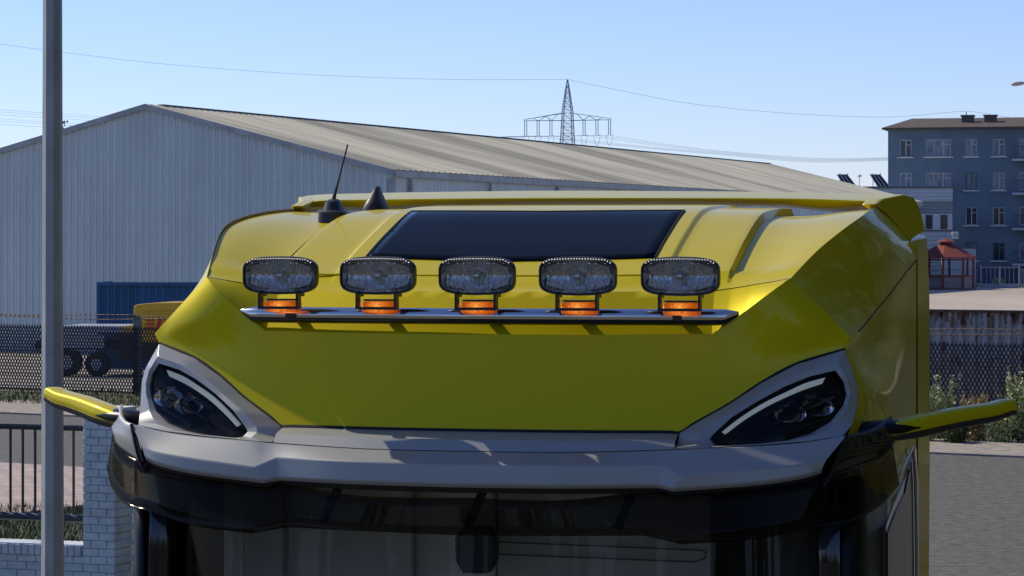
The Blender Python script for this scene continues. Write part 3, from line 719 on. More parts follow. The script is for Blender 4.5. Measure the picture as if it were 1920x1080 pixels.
# pink pavement and planted strip on the left side of the road
pv = MB(); P4 = [rd(-60, -11.2), rd(3, -11.2), rd(3, -17.6), rd(-60, -17.6)]
pv.add([(p.x, p.y, .10) for p in P4] + [(p.x, p.y, 0) for p in P4], [(0, 1, 2, 3), (0, 4, 5, 1), (1, 5, 6, 2), (2, 6, 7, 3), (3, 7, 4, 0)])
tag(pv.build('pavement', M['pavers']), kind='structure')
sheet('planting_bed', [rd(-60, -17.6), rd(3, -17.6), Vector((-2, 24, 0)), Vector((-40, 24, 0))], M['soil'], 0.06)

# ---- street pole
M['galv'] = pbr('galvanised', (.38, .385, .37), .55, .3, var=.14, scale=5, stretch=(1, 1, .5), detail=8)
pole = MB(); PZ = 22.0; cx = at(98.5, 0, PZ).x
def octa(r, z): return [Vector((r * math.cos(a), r * math.sin(a), z)) for a in [math.pi / 8 + math.pi / 4 * k - R(9) for k in range(8)]]
pole.rings([octa(.0935, 0), octa(.089, 1.6), octa(.0745, 6.2), octa(.052, 12)])
pr = empty('street_pole', (cx, PZ, 0)); tag(pr, 'tall grey galvanised street pole standing in front of the warehouse at left', 'street pole')
pole.build('shaft', M['galv'], pr)
pb = MB(); pb.bar((0, 0, 0), (0, 0, .04), .2, 12); pb.build('base_plate', M['galv'], pr)

# ---- brick wall, pillar, railing
M['brick'] = patterned('white_brick', (.66, .68, .70), (.56, .58, .62), (.80, .82, .84), 1.0, .21, .078, .008, rotz=(R(90), 0, 0))
M['brick_side'] = patterned('white_brick_side', (.66, .68, .70), (.56, .58, .62), (.80, .82, .84), 1.0, .21, .078, .008, rotz=(R(90), 0, R(90)))
M['coping'] = pbr('coping', (.62, .62, .60), .8, var=.08, scale=6)
BZ = 28.0; x0 = at(160, 0, BZ).x; x1 = x0 + .37
pz = CAMZ + (HY - 772) / F * BZ
pil = empty('brick_pillar', (at(203, 0, BZ + .1).x, BZ + .1, 0), -R(22)); tag(pil, 'white brick gate pillar beside the dark railing', 'brick pillar')
def bricks(mb, w_, d_, z0, z1, cx0=0, face=True):
    # real courses with alternating joints
    h = .072; gap = .008; z = z0; k = 0
    while z < z1 - .02:
        hh = min(h, z1 - z)
        L = .205
        nb = max(1, round(w_ / L)); bw = w_ / nb
        xs0 = [-w_ / 2 + cx0]
        x = -w_ / 2 + cx0 + (0 if k % 2 == 0 else -bw / 2)
        while x < w_ / 2 + cx0 - 1e-4:
            a = max(x, -w_ / 2 + cx0); b = min(x + bw - gap, w_ / 2 + cx0)
            if b - a > .02: mb.box((a, -d_ / 2, z), (b, d_ / 2, z + hh))
            x += bw
        z += h + gap; k += 1
M['brickp'] = pbr('white_brick_paint', (.58, .62, .62), .8, var=.16, scale=4, bump=.3, bscale=60, stretch=(1, 1, 2))
mb = MB(); bricks(mb, x1 - x0, x1 - x0, 0, pz); mb.build('brick_courses', M['brickp'], pil, bevel=.004, angle=40, segs=1)
mb = MB(); hw = (x1 - x0) / 2 - .016; mb.box((-hw, -hw, 0), (hw, hw, pz)); mb.build('mortar', pbr('mortar', (.45, .48, .48), .9), pil)
mb = MB(); hw = (x1 - x0) / 2 + .025; mb.box((-hw, -hw, pz), (hw, hw, pz + .045)); mb.build('cap_stone', M['coping'], pil, bevel=.01, angle=40)
wl = empty('garden_wall', (x0 + .01, BZ + .12, 0), -R(17)); tag(wl, 'low white brick wall with upright top course under the dark railing', 'brick wall')
wz = CAMZ + (HY - 1024) / F * BZ; LW = 4.6
mb = MB(); bricks(mb, LW, .24, 0, wz - .11, cx0=-LW / 2); mb.build('brick_courses', M['brickp'], wl, bevel=.004, angle=40, segs=1)
mb = MB(); mb.box((-LW, -.104, 0), (-.002, .104, wz - .002)); mb.build('mortar', bpy.data.materials['mortar'], wl)
mb = MB(); x = -LW
while x < -.03: mb.box((x, -.135, wz - .105), (x + .066, .30, wz)); x += .074
mb.build('top_course', pbr('top_course', (.56, .58, .60), .8, var=.12, scale=4), wl, bevel=.006, angle=40)
M['rail'] = pbr('dark_rail_paint', (.030, .036, .048), .45, bump=.1, bscale=30, var=.3, scale=6)
rl = empty('railing', (x0 - .0, BZ + .14, 0), -R(17)); tag(rl, 'dark steel railing with round uprights standing on the low brick wall', 'railing')
zt = CAMZ + (HY - 800) / F * BZ; zb = CAMZ + (HY - 970) / F * BZ
mb = MB(); mb.tube([(-LW, 0, zt), (0, 0, zt - .02)], .037, 10); mb.build('top_rail', M['rail'], rl, smooth=True)
mb = MB(); mb.tube([(-LW, 0, zb), (0, 0, zb - .03)], .040, 10); mb.build('bottom_rail', M['rail'], rl, smooth=True)
for px in (-60, -35, -10, 15, 39.5, 64, 89.5, 115, 140):
    mb = MB(); xx = (at(px, 0, BZ + .25).x - x0) / math.cos(R(17)); mb.tube([(xx, 0, zb - .02), (xx, 0, zt)], .0145, 8); mb.build('upright', M['rail'], rl, smooth=True)
for xx in (-3.2, -1.15):
    mb = MB(); mb.tube([(xx, 0, wz), (xx, 0, zb)], .02, 6); mb.build('rail_foot', M['rail'], rl, smooth=True)

# ---- plants
def leafmat(name, c, c2): return pbr(name, c, .7, col2=c2, scale=3)
M['leaf_a'] = leafmat('leaf_green', (.055, .075, .022), (.10, .12, .04)); M['leaf_b'] = leafmat('leaf_pale', (.30, .35, .15), (.50, .50, .24)); M['leaf_c'] = leafmat('leaf_straw', (.34, .26, .11), (.48, .36, .16))
M['leaf_d'] = leafmat('leaf_dark', (.03, .045, .018), (.06, .08, .03))
def blade_plant(name, loc, h, n, mat, label, cat, spread=.25, group=None, wd_=.02):
    mb = MB()
    for i in range(n):
        a = rnd.uniform(0, 6.28); L = h * rnd.uniform(.5, 1.05); lean = spread * rnd.uniform(.1, 1); p0 = Vector((rnd.gauss(0, spread * .25), rnd.gauss(0, spread * .25), 0)); dv = Vector((math.cos(a), math.sin(a), 0)); sd_ = Vector((-dv.y, dv.x, 0)) * wd_ * rnd.uniform(.5, 1)
        prev = (p0 - sd_, p0 + sd_)
        for k in range(1, 4):
            t = k / 3; q = p0 + dv * lean * t * t + Vector((0, 0, L * (t - .12 * t * t))); s2 = sd_ * (1 - t * .9)
            cur = (q - s2, q + s2); mb.quad(prev[0], prev[1], cur[1], cur[0]); prev = cur
    root = empty(name, loc); tag(root, label, cat, group); mb.build('leaves', mat, root); return root
def weed(loc, h, wd_, mat, label, n=14, group=None):
    root = empty('tall_weed', loc); tag(root, label, 'weed', group)
    sm_, lm = MB(), MB()
    for i in range(n):
        a = rnd.uniform(0, 6.28); r0 = rnd.uniform(0, wd_ * .5); top_ = Vector((math.cos(a) * wd_ * rnd.uniform(.2, 1), math.sin(a) * wd_ * rnd.uniform(.2, 1), h * rnd.uniform(.55, 1.0))); b0 = Vector((math.cos(a) * r0 * .5, math.sin(a) * r0 * .5, 0))
        sm_.tube([b0, b0.lerp(top_, .5) + Vector((0, 0, h * .05)), top_], [.009, .006, .003], 4)
        for k in range(90):
            t = rnd.uniform(.05, 1.0); c = b0.lerp(top_, t) + Vector((rnd.gauss(0, .05 * (1.25 - t)), rnd.gauss(0, .05 * (1.25 - t)), rnd.gauss(0, .02)))
            s_ = rnd.uniform(.03, .06) * (1.3 - .6 * t); u = Vector((rnd.gauss(0, 1), rnd.gauss(0, 1), rnd.gauss(.4, 1))).normalized() * s_; v_ = u.cross(Vector((rnd.gauss(0, 1), rnd.gauss(0, 1), rnd.gauss(0, 1)))).normalized() * s_ * .5
            lm.quad(c - u * .6, c + v_, c + u, c - v_)
    sm_.build('stem', M['leaf_a'], root); lm.build('leaves', mat, root); return root
for px, py, h, wd_, mt_, lab in ((1762, 822, 1.12, .36, 'leaf_b', 'pale green bushy weed beside the truck at the fence foot'), (1735, 826, .95, .3, 'leaf_b', 'pale weed half hidden behind the truck side'), (1828, 826, .85, .28, 'leaf_c', 'straw coloured dry weed at the fence behind the right mirror arm'),
        (1875, 828, .55, .3, 'leaf_b', 'low green weed right under the mirror arm tip'), (1912, 826, 1.32, .34, 'leaf_b', 'tallest pale weed at the right edge of the picture by the fence'), (1795, 830, .45, .28, 'leaf_a', 'low weed between the bushy weed and the straw coloured one')):
    Y = gz(py); weed((at(px, 0, Y).x, Y, 0), h * 1.12, wd_ * 1.15, M[mt_], lab, 26)
# verge grass
vg = MB()
for i in range(9000):
    s_ = rnd.uniform(-19, 14); t_ = rnd.uniform(3.0, 8.4); t_ = 3.2 + (t_ - 3.0) * rnd.random() ** .3
    if 2 < 0: continue
    p = rd(s_, t_); h = rnd.uniform(.05, .17) * (1.4 if t_ > 6.5 else 1); a = rnd.uniform(0, 6.28); d_ = Vector((math.cos(a), math.sin(a), 0)); q = p + d_ * rnd.uniform(0, .06) + Vector((0, 0, h)); vg.quad(p - d_.cross(Vector((0, 0, 1))) * .015, p + d_.cross(Vector((0, 0, 1))) * .015, q)
tag(vg.build('verge_grass', M['leaf_a']), 'short scrubby grass growing along the foot of the chain link fence', 'grass', kind='stuff')
for px, Y, h, n_, lab in ((18, 30.5, .62, 90, 'long leaved garden plant behind the low wall at the left edge'), (58, 31, .55, 80, 'green garden plant behind the wall just left of the pole'), (141, 29.6, .48, 90, 'dark grassy tuft behind the wall between pole and pillar'), (100, 31.5, .5, 60, 'garden tuft hidden mostly behind the pole')):
    blade_plant('garden_plant', (at(px, 0, Y).x, Y, .06), h * 1.25, n_, M['leaf_d'] if px == 141 else M['leaf_a'], lab, 'plant', .38, 'plants behind the low wall', .012)
gp2 = MB()
for i in range(5000):
    px = rnd.uniform(-30, 165); Y = rnd.uniform(29, 39); p = Vector((at(px, 0, Y).x, Y, .06)); h = rnd.uniform(.04, .14); a = rnd.uniform(0, 6.28); d_ = Vector((math.cos(a), math.sin(a), 0)); s2 = d_.cross(Vector((0, 0, 1))) * .01
    gp2.quad(p - s2, p + s2, p + d_ * .05 + Vector((0, 0, h)))
tag(gp2.build('bed_grass', M['leaf_a']), 'thin grass covering the bed behind the low brick wall', 'grass', kind='stuff')

# ---- chain link fence
FA = R(30.3); f0 = at(252, 0, 69.0); f0.z = 0
fen = empty('chain_link_fence', f0, -FA); tag(fen, 'dark chain link fence with concrete posts and barbed wire across the picture', 'fence')
M['wire'] = pbr('fence_wire', (.010, .011, .014), .7); M['conc'] = pbr('post_concrete', (.16, .155, .15), .9, var=.25, scale=6, bump=.3); M['rustwire'] = pbr('barbed_wire', (.16, .11, .07), .7)
S0_, S1_ = -6.5, 27.0; TH = 1.68
mb = MB(); step = .092; i = 0; x = S0_ - TH
sl_ = 1.0 * .55                                # horizontal run per metre of height
x = S0_ - TH * sl_
while x < S1_:
    for sg in (1, -1):
        a = x; b = x + TH * sl_
        z0, z1 = (.03, TH)
        if a < S0_: t = (S0_ - a) / (b - a); a2 = S0_; z0n = z0 + (z1 - z0) * t
        else: a2 = a; z0n = z0
        if b > S1_: t = (S1_ - a) / (b - a); b2 = S1_; z1n = z0 + (z1 - z0) * t
        else: b2 = b; z1n = z1
        yy = .004 * sg
        if sg > 0: mb.bar((a2, yy, z0n), (b2, yy, z1n), .0148, 4)
        else: mb.bar((a2, yy, z0 + z1 - z0n), (b2, yy, z0 + z1 - z1n), .0148, 4)
        tipx = b2
    x += step
x = S0_
while x < S1_: mb.bar((x, 0, TH - .02), (x, 0, TH + .045), .012, 4); x += step
for z in (.45, TH - .01): mb.bar((S0_, .01, z), (S1_, .01, z), .008, 4)
mb.build('wire_mesh', M['wire'], fen)
for k in range(-2, 10):
    xx = k * 2.6
    if xx < S0_ or xx > S1_: continue
    mb = MB(); mb.rings([[Vector((xx + a * wv, b * wv + yo, z)) for a, b in ((-1, -1), (1, -1), (1, 1), (-1, 1))] for z, yo, wv in ((0, .13, .085), (1.75, .13, .08), (1.93, .10, .08), (2.0, .0, .07), (2.02, -.16, .055))])
    mb.build('post', M['conc'], fen, bevel=.02, angle=40)
for k, (zz, yy) in enumerate(((1.92, .06), (2.0, -.12))):
    mb = MB(); pts = []
    for j in range(0, 220):
        xx = S0_ + (S1_ - S0_) * j / 219; pts.append(Vector((xx, yy + .01 * math.sin(j * 1.3), zz + .025 * math.sin(xx * 1.1 + k * 2) - .02)))
    mb.tube(pts, .009, 4)
    for j in range(0, 219, 1):
        p = pts[j]; mb.bar(p + Vector((-.03, 0, -.03)), p + Vector((.03, 0, .03)), .005, 3); mb.bar(p + Vector((.03, 0, -.03)), p + Vector((-.03, 0, .03)), .005, 3)
    mb.build('barbed_wire', M['rustwire'], fen)

# ---- rusty corrugated wall at right with raised yard behind
def rusty():
    m = pbr('rusty_sheet', (.28, .32, .38), .7, .1); n = m.node_tree; b = n.nodes['Principled BSDF']
    tc = n.nodes.new('ShaderNodeTexCoord'); mp = n.nodes.new('ShaderNodeMapping'); mp.inputs['Scale'].default_value = (5.5, 1, 1.6); n.links.new(tc.outputs['Object'], mp.inputs[0])
    nz = n.nodes.new('ShaderNodeTexNoise'); nz.inputs['Scale'].default_value = 1.3; nz.inputs['Detail'].default_value = 9; nz.inputs['Roughness'].default_value = .68; n.links.new(mp.outputs[0], nz.inputs[0])
    sep = n.nodes.new('ShaderNodeSeparateXYZ'); n.links.new(tc.outputs['Object'], sep.inputs[0])
    mr = n.nodes.new('ShaderNodeMapRange'); mr.inputs[1].default_value = 1.9; mr.inputs[2].default_value = 2.33; mr.inputs[3].default_value = 0; mr.inputs[4].default_value = .10; n.links.new(sep.outputs[2], mr.inputs[0])
    ad = n.nodes.new('ShaderNodeMath'); ad.operation = 'ADD'; n.links.new(nz.outputs[0], ad.inputs[0]); n.links.new(mr.outputs[0], ad.inputs[1])
    rp = n.nodes.new('ShaderNodeValToRGB'); rp.color_ramp.elements[0].position = .53; rp.color_ramp.elements[0].color = (.31, .31, .32, 1); rp.color_ramp.elements[1].position = .66; rp.color_ramp.elements[1].color = (.05, .022, .012, 1)
    e = rp.color_ramp.elements.new(.60); e.color = (.16, .08, .045, 1)
    n.links.new(ad.outputs[0], rp.inputs[0]); n.links.new(rp.outputs[0], b.inputs['Base Color']); return m
rw_o = f0 + Vector((math.cos(FA) * 17 + math.sin(FA) * 2.4, -math.sin(FA) * 17 + math.cos(FA) * 2.4, 0))
rw = empty('rusty_wall', rw_o, -FA); tag(rw, 'blue grey corrugated sheet wall streaked with rust behind the fence at right', 'wall')
mb = MB(); prof = []; x = 0
Wt = CAMZ + (HY - 583) / F * 61.5
while x < 14:
    prof += [(x, 0), (x + .10, 0), (x + .14, .07), (x + .23, .07)]; x += .27
fr_ = [Vector((a, b, 0)) for a, b in prof]; tpv = [Vector((a, b, Wt)) for a, b in prof]
mb.grid([fr_, tpv]); mb.grid([[p + Vector((0, .02, 0)) for p in tpv], [p + Vector((0, .02, 0)) for p in fr_]]); mb.build('sheet', rusty(), rw)
mb = MB(); mb.box((0, -.03, Wt - .01), (14, .14, Wt + .05)); mb.build('top_channel', pbr('rusted_edge', (.09, .05, .03), .8, var=.5, scale=8), rw)
rwy = f0 + Vector((math.cos(FA) * 17, -math.sin(FA) * 17, 0))
ryz = 1.2
n0 = Vector((math.sin(FA), math.cos(FA), 0)); d0 = Vector((math.cos(FA), -math.sin(FA), 0))
q = [rw_o + n0 * .3, rw_o + n0 * .3 + d0 * 90, Vector((400, 600, 0)), Vector((35, 600, 0))]
mb = MB(); mb.add([(p.x, p.y, ryz) for p in q] + [(p.x, p.y, 0) for p in q], [(0, 1, 2, 3), (0, 4, 5, 1), (1, 5, 6, 2), (2, 6, 7, 3), (3, 7, 4, 0)])
tag(mb.build('raised_yard', pbr('raised_concrete', (.40, .33, .26), .9, var=.16, scale=.12, stretch=(1, .5, 1), bump=.1)), kind='structure')
mb = MB(); M4 = Matrix.Translation(rw_o + n0 * .2) @ Matrix.Rotation(-FA, 4, 'Z'); mb.box((0, 0, 0), (30, .9, Wt + .02), M4)
tag(mb.build('retaining_wall', pbr('sandy_concrete', (.50, .38, .24), .9, var=.25, scale=2.5)), 'sandy concrete ledge along the top of the rusty sheet wall', 'retaining wall')

# ---- warehouse
WA = R(21.3); WZ = 95.0; ax = at(275, 0, WZ).x; ridge = CAMZ + (HY - 197) / F * WZ; halfw = 9.17; eave = 6.215; WL = 77
wh_ = empty('warehouse', (ax, WZ, 0), -WA); tag(wh_, 'large grey ribbed metal warehouse with pale weathered gable roof', 'warehouse')
M['sheet'] = pbr('ribbed_sheet', (.50, .57, .56), .5, .1, var=.09, scale=.7, stretch=(1, 1, .25), detail=8)
M['trim'] = pbr('sheet_trim', (.32, .35, .35), .55, .2, var=.15, scale=2)
def gable_h(x): return ridge - (ridge - eave) * abs(x) / halfw
mb = MB(); pr_ = []; x = -halfw
while x < halfw - .01:
    pr_ += [(x, 0), (x + .045, -.045), (x + .085, -.045), (x + .125, 0), (x + .19, 0), (x + .195, -.012), (x + .205, -.012), (x + .21, 0)]; x += .2545
pr_ = [(a, b) for a, b in pr_ if a <= halfw] + [(halfw, 0)]
mb.grid([[Vector((a, b, 0)) for a, b in pr_], [Vector((a, b, gable_h(a) - .01)) for a, b in pr_]])
for zz in (2.45, 4.0, 5.85):
    x = -halfw + .158
    while x < halfw:
        if gable_h(x) > zz + .3: mb.bar((x, -.004, zz), (x, -.022, zz), .022, 6)
        x += .2545 * 1
mb.build('gable_wall', M['sheet'], wh_)
mb = MB(); pr2 = []; y = 0.0
while y < WL: pr2 += [(0, y), (.04, y + .045), (.04, y + .085), (0, y + .125)]; y += .2545
pr2.append((0, WL))
mb.grid([[Vector((halfw - .004 + a, b, 0)) for a, b in pr2], [Vector((halfw - .004 + a, b, eave - .01)) for a, b in pr2]]); mb.box((-halfw, .05, 0), (-halfw + .1, WL, eave - .02)); mb.box((-halfw, WL - .1, 0), (halfw - .1, WL, eave - .02))
mb.quad((-halfw, WL, eave - .02), (halfw, WL, eave - .02), (0, WL, ridge - .02))
mb.build('side_wall', M['sheet'], wh_)
def roofmat():
    m = pbr('weathered_roof', (.3, .28, .24), .75); n = m.node_tree; b = n.nodes['Principled BSDF']
    tc = n.nodes.new('ShaderNodeTexCoord')
    def noise(sc, scale, det=4):
        mp = n.nodes.new('ShaderNodeMapping'); mp.inputs['Scale'].default_value = sc; n.links.new(tc.outputs['Object'], mp.inputs[0])
        z = n.nodes.new('ShaderNodeTexNoise'); z.inputs['Scale'].default_value = scale; z.inputs['Detail'].default_value = det; n.links.new(mp.outputs[0], z.inputs[0]); return z
    a = noise((.12, .42, .1), .42, 3); c = noise((.25, 6, .25), .6, 8)
    r1 = n.nodes.new('ShaderNodeValToRGB'); r1.color_ramp.elements[0].position = .40; r1.color_ramp.elements[0].color = (.42, .375, .27, 1); r1.color_ramp.elements[1].position = .55; r1.color_ramp.elements[1].color = (.74, .665, .46, 1)
    n.links.new(a.outputs[0], r1.inputs[0])
    r2 = n.nodes.new('ShaderNodeValToRGB'); r2.color_ramp.elements[0].position = .3; r2.color_ramp.elements[0].color = (.72, .72, .72, 1); r2.color_ramp.elements[1].position = .7; r2.color_ramp.elements[1].color = (1.1, 1.1, 1.1, 1)
    n.links.new(c.outputs[0], r2.inputs[0])
    mx = n.nodes.new('ShaderNodeMix'); mx.data_type = 'RGBA'; mx.blend_type = 'MULTIPLY'; mx.inputs[0].default_value = 1
    n.links.new(r1.outputs[0], mx.inputs[6]); n.links.new(r2.outputs[0], mx.inputs[7])
    n.links.new(mx.outputs[2], b.inputs['Base Color']); return m
for sg in (1, -1):
    mb = MB(); ov = .12; k_ = (ridge - eave) / halfw
    xx = sg * (halfw + .10); ze = eave - k_ * .10
    ys = []; y = -ov
    while y < WL + .1: ys += [(y, 0), (y + .36, 0), (y + .40, .03), (y + .46, .03)]; y += .5
    mb.grid([[Vector((0, a, ridge + .02 + b)) for a, b in ys], [Vector((xx, a, ze + .02 + b)) for a, b in ys]])
    mb.build('roof', roofmat(), wh_)
mb = MB()
for sg in (1, -1):
    a = Vector((0, -.14, ridge + .04)); b = Vector((sg * (halfw + .12), -.14, eave - .0))
    dn = Vector((0, 0, -.19)); bk = Vector((0, .10, 0))
    mb.rings([[a, a + dn, a + dn + bk, a + bk], [b, b + dn, b + dn + bk, b + bk]])
mb.build('verge_trim', M['trim'], wh_)
mb = MB(); mb.box((-.12, 1.0, ridge + .02), (.12, WL, ridge + .07)); mb.build('ridge_cap', pbr('ridge_dark', (.05, .055, .06), .7), wh_)
mb = MB(); mb.box((halfw + .05, -.1, eave - .24), (halfw + .20, WL, eave - .03)); mb.build('gutter', M['trim'], wh_)
mb = MB(); mb.box((halfw - .12, -.07, 0), (halfw + .10, .14, eave - .3)); mb.build('corner_post', M['trim'], wh_)
for px in (771, 920, 1046, 1160, 1260, 1350):
    k = (px - 960) / F; bx = ax + (halfw + .12) * math.cos(WA); by = WZ - (halfw + .12) * math.sin(WA)
    L = (k * by - bx) / (math.sin(WA) - k * math.cos(WA))
    mb = MB(); mb.tube([(halfw + .12, L, 0), (halfw + .12, L, eave - .28)], .07, 8); mb.tube([(halfw + .12, L, eave - .62), (halfw + .12, L, eave - .56)], .10, 8); mb.build('downpipe', M['trim'], wh_, smooth=True, angle=40)
# ---- container
CZ = 84.0; c0 = at(181, 0, CZ); cn = empty('shipping_container', (c0.x, CZ, 0), -R(1)); tag(cn, 'dark blue corrugated shipping container in front of the warehouse', 'container')
M['blue'] = pbr('container_blue', (.010, .075, .19), .5, var=.25, scale=1.2, stretch=(1, 1, .3))
CH = CAMZ + (HY - 529) / F * CZ; CL = 6.1
mb = MB(); pr3 = []; x = .08
while x < CL - .1: pr3 += [(x, .06), (x + .07, .06), (x + .105, .10), (x + .175, .10)]; x += .21
mb.grid([[Vector((a, b, .15)) for a, b in pr3], [Vector((a, b, CH - .12)) for a, b in pr3]]); mb.box((.03, .12, .1), (CL - .03, 2.4, CH - .04)); mb.build('side_panel', M['blue'], cn)
mb = MB(); mb.box((0, 0, 0), (.11, .12, CH)); mb.box((CL - .11, 0, 0), (CL, .12, CH)); mb.box((.112, .002, CH - .11), (CL - .112, .1, CH - .002)); mb.box((.112, .002, 0), (CL - .112, .1, .15)); mb.box((0, .122, CH - .1), (.1, 2.44, CH)); mb.build('frame', M['blue'], cn)
# ---- flatbed truck
tz = 79.0; b0 = at(120, 0, tz); fb = empty('flatbed_truck', (b0.x - 1.0, tz, 0), -R(8)); tag(fb, 'yellow cabbed flatbed truck parked behind the fence beside the blue container', 'truck')
def fx(px): return at(px, 0, tz).x - (b0.x - 1.0)
M['yel'] = pbr('cab_yellow', (.60, .36, .01), .4, coat=.3); M['bedm'] = pbr('bed_frame', (.30, .33, .38), .6)
cabt = CAMZ + (HY - 567) / F * tz; cabb = CAMZ + (HY - 640) / F * tz; xl = fx(256)
mb = MB(); mb.rings([[Vector((xl + a, y, b)) for a, b in ((0, cabb), (0, cabt - .12), (.08, cabt - .05), (.6, cabt), (2.3, cabt + .02), (2.3, cabb))] for y in (.0, 2.2)]); mb.build('cab', M['yel'], fb, smooth=False, bevel=.04, angle=30)
mb = MB(); mb.rings([[Vector((xl + .25 + a, -.02, b)) for a, b in ((0, cabb + .25), (0, cabt - .3), (.1, cabt - .22), (1.7, cabt - .22), (1.7, cabb + .15), (.4, cabb + .15))], [Vector((xl + .25 + a, .0, b)) for a, b in ((0, cabb + .25), (0, cabt - .3), (.1, cabt - .22), (1.7, cabt - .22), (1.7, cabb + .15), (.4, cabb + .15))]]); mb.build('cab_panel', pbr('cab_yellow_panel', (.50, .30, .01), .5), fb, bevel=.01)
mb = MB(); M_r = pbr('red_mark', (.45, .01, .01), .5)
for k in range(3): zz = cabt - .52 - k * .11; mb.add([(xl + .35 + .05 * k * -1 + .05, -.045, zz), (xl + .62, -.045, zz), (xl + .60, -.045, zz + .05), (xl + .38, -.045, zz + .05)], [(0, 1, 2, 3)])
for a in (.66, .86): mb.add([(xl + a, -.045, cabt - .76), (xl + a + .10, -.045, cabt - .76), (xl + a + .18, -.045, cabt - .46), (xl + a + .08, -.045, cabt - .46)], [(0, 1, 2, 3)])
mb.build('red_emblem', M_r, fb, solid=.01)
mb = MB(); bt = CAMZ + (HY - 611) / F * tz; mb.box((fx(112), 0, bt - .18), (fx(235), 2.2, bt)); mb.box((fx(112), -.02, bt - .62), (fx(200), .02, bt - .24)); mb.build('load_bed', M['bedm'], fb)
mb = MB(); mb.box((fx(60), .3, .75), (fx(420), .5, .98)); mb.box((fx(60), 1.7, .75), (fx(420), 1.9, .98)); mb.box((fx(225), .1, .45), (fx(330), 2.1, 1.25)); mb.build('chassis', M['black'], fb)
for px in (127, 185, 350):
    xx = fx(px); rr_ = .40 if px != 185 else .34
    mb = MB(); mb.bar((xx, -.02, rr_), (xx, .28, rr_), rr_, 24); wo = mb.build('wheel', M['rubber'], fb, smooth=True, angle=40)
    mb = MB(); mb.bar((xx, -.035, rr_), (xx, .1, rr_), rr_ * .5, 14); mb.build('rim', M['bedm'], wo, smooth=True, angle=40)

# ---- small tree behind the warehouse
M['tree'] = leafmat('tree_leaf', (.07, .08, .02), (.13, .14, .04))
def tree(loc, h, cr_r, ncl, label, cz=None, leaf=.16, per=60):
    root = empty('tree', loc); tag(root, label, 'tree'); t_ = MB(); c_ = MB(); cz = cz or h * .7
    t_.tube([(0, 0, 0), (.05, 0, h * .4), (0, .05, h * .9)], [.18, .13, .03], 7)
    for i in range(ncl):
        a = rnd.uniform(0, 6.28); b = rnd.uniform(-.9, 1); q = Vector((math.cos(a) * cr_r * rnd.random() ** .6 * math.sqrt(1 - b * b * .8), math.sin(a) * cr_r * rnd.random() ** .6 * math.sqrt(1 - b * b * .8), cz + b * (h - cz)))
        t_.tube([(0, 0, max(h * .3, q.z - cr_r * .8)), q], [.05, .015], 4)
        for k in range(per):
            c = q + Vector((rnd.gauss(0, .28), rnd.gauss(0, .28), rnd.gauss(0, .24))); u = Vector((rnd.gauss(0, 1), rnd.gauss(0, 1), rnd.gauss(0, 1))).normalized() * leaf * rnd.uniform(.6, 1); v_ = u.cross(Vector((rnd.gauss(0, 1), rnd.gauss(0, 1), rnd.gauss(0, 1)))).normalized() * leaf * .45
            c_.quad(c - u, c + v_, c + u, c - v_)
    t_.build('trunk', pbr('bark', (.09, .07, .05), .9), root, smooth=True); c_.build('crown', M['tree'], root); return root
TY2 = 150; p = at(124, 0, TY2); tree((p.x, TY2, 0), CAMZ + (HY - 218) / F * TY2, 1.6, 26, 'green treetop showing above the left slope of the warehouse roof', cz=8.2, leaf=.14)

# ---- apartment building
AZ = 178.0; AR = R(15); a0 = at(1665, 0, AZ); ab = empty('apartment_building', (a0.x, AZ, 0), -AR); tag(ab, 'dark blue rendered apartment block with white framed windows and brown roof', 'building')
def bx(px): k = (px - 960) / F; return (k * AZ - a0.x) / (math.cos(AR) + k * math.sin(AR))
def bz(py): return CAMZ + (HY - py) / F * (AZ - bx(1770) * math.sin(AR))
M['blue_wall'] = pbr('blue_render', (.118, .168, .215), .9, var=.14, scale=.45, bump=.2, bscale=5, detail=8)
M['blue_base'] = pbr('blue_render_base', (.05, .07, .12), .9, var=.15, scale=.5)
cols = [(1687, 1709), (1736, 1783), (1810.5, 1832), (1861.5, 1884), (1911, 1940)]; rws = [(261.5, 294), (324, 357), (389, 422.5), (455, 488.5)]
# wall with real openings
mb = MB(); xe = [bx(1665)] + [bx(v) for c in cols for v in c] + [bx(2080)]; ze = [1.2] + [bz(v) for r in rws[::-1] for v in r[::-1]] + [bz(238)]
for i in range(len(xe) - 1):
    for j in range(len(ze) - 1):
        hole = (i % 2 == 1) and (j % 2 == 1) and i < 10 and j < 8
        if hole:
            x_, X_, z_, Z_ = xe[i], xe[i + 1], ze[j], ze[j + 1]; d_ = .22
            mb.quad((x_, 0, z_), (x_, d_, z_), (x_, d_, Z_), (x_, 0, Z_)); mb.quad((X_, 0, z_), (X_, 0, Z_), (X_, d_, Z_), (X_, d_, z_)); mb.quad((x_, 0, Z_), (x_, d_, Z_), (X_, d_, Z_), (X_, 0, Z_)); mb.quad((x_, 0, z_), (X_, 0, z_), (X_, d_, z_), (x_, d_, z_))
        else: mb.quad((xe[i], 0, ze[j]), (xe[i + 1], 0, ze[j]), (xe[i + 1], 0, ze[j + 1]), (xe[i], 0, ze[j + 1]))
mb.box((.0, .6, 1.2), (bx(2080), 9, bz(238))); mb.box((0, .001, 1.2), (.2, .6, bz(238)))
mb.build('wall', M['blue_wall'], ab)
mb = MB(); mb.box((-.02, -.05, 1.2), (bx(2080), -.003, bz(500))); mb.build('plinth', M['blue_base'], ab)
M['wframe'] = pbr('window_white', (.42, .44, .46), .6); M['wgreen'] = pbr('window_green', (.04, .13, .13), .6); M['sill'] = pbr('sill', (.62, .60, .52), .7)
def curtain(name, a, b, sc):
    m = pbr(name, a, .12, col2=b, scale=sc, stretch=(3, 1, .6), detail=6); return m
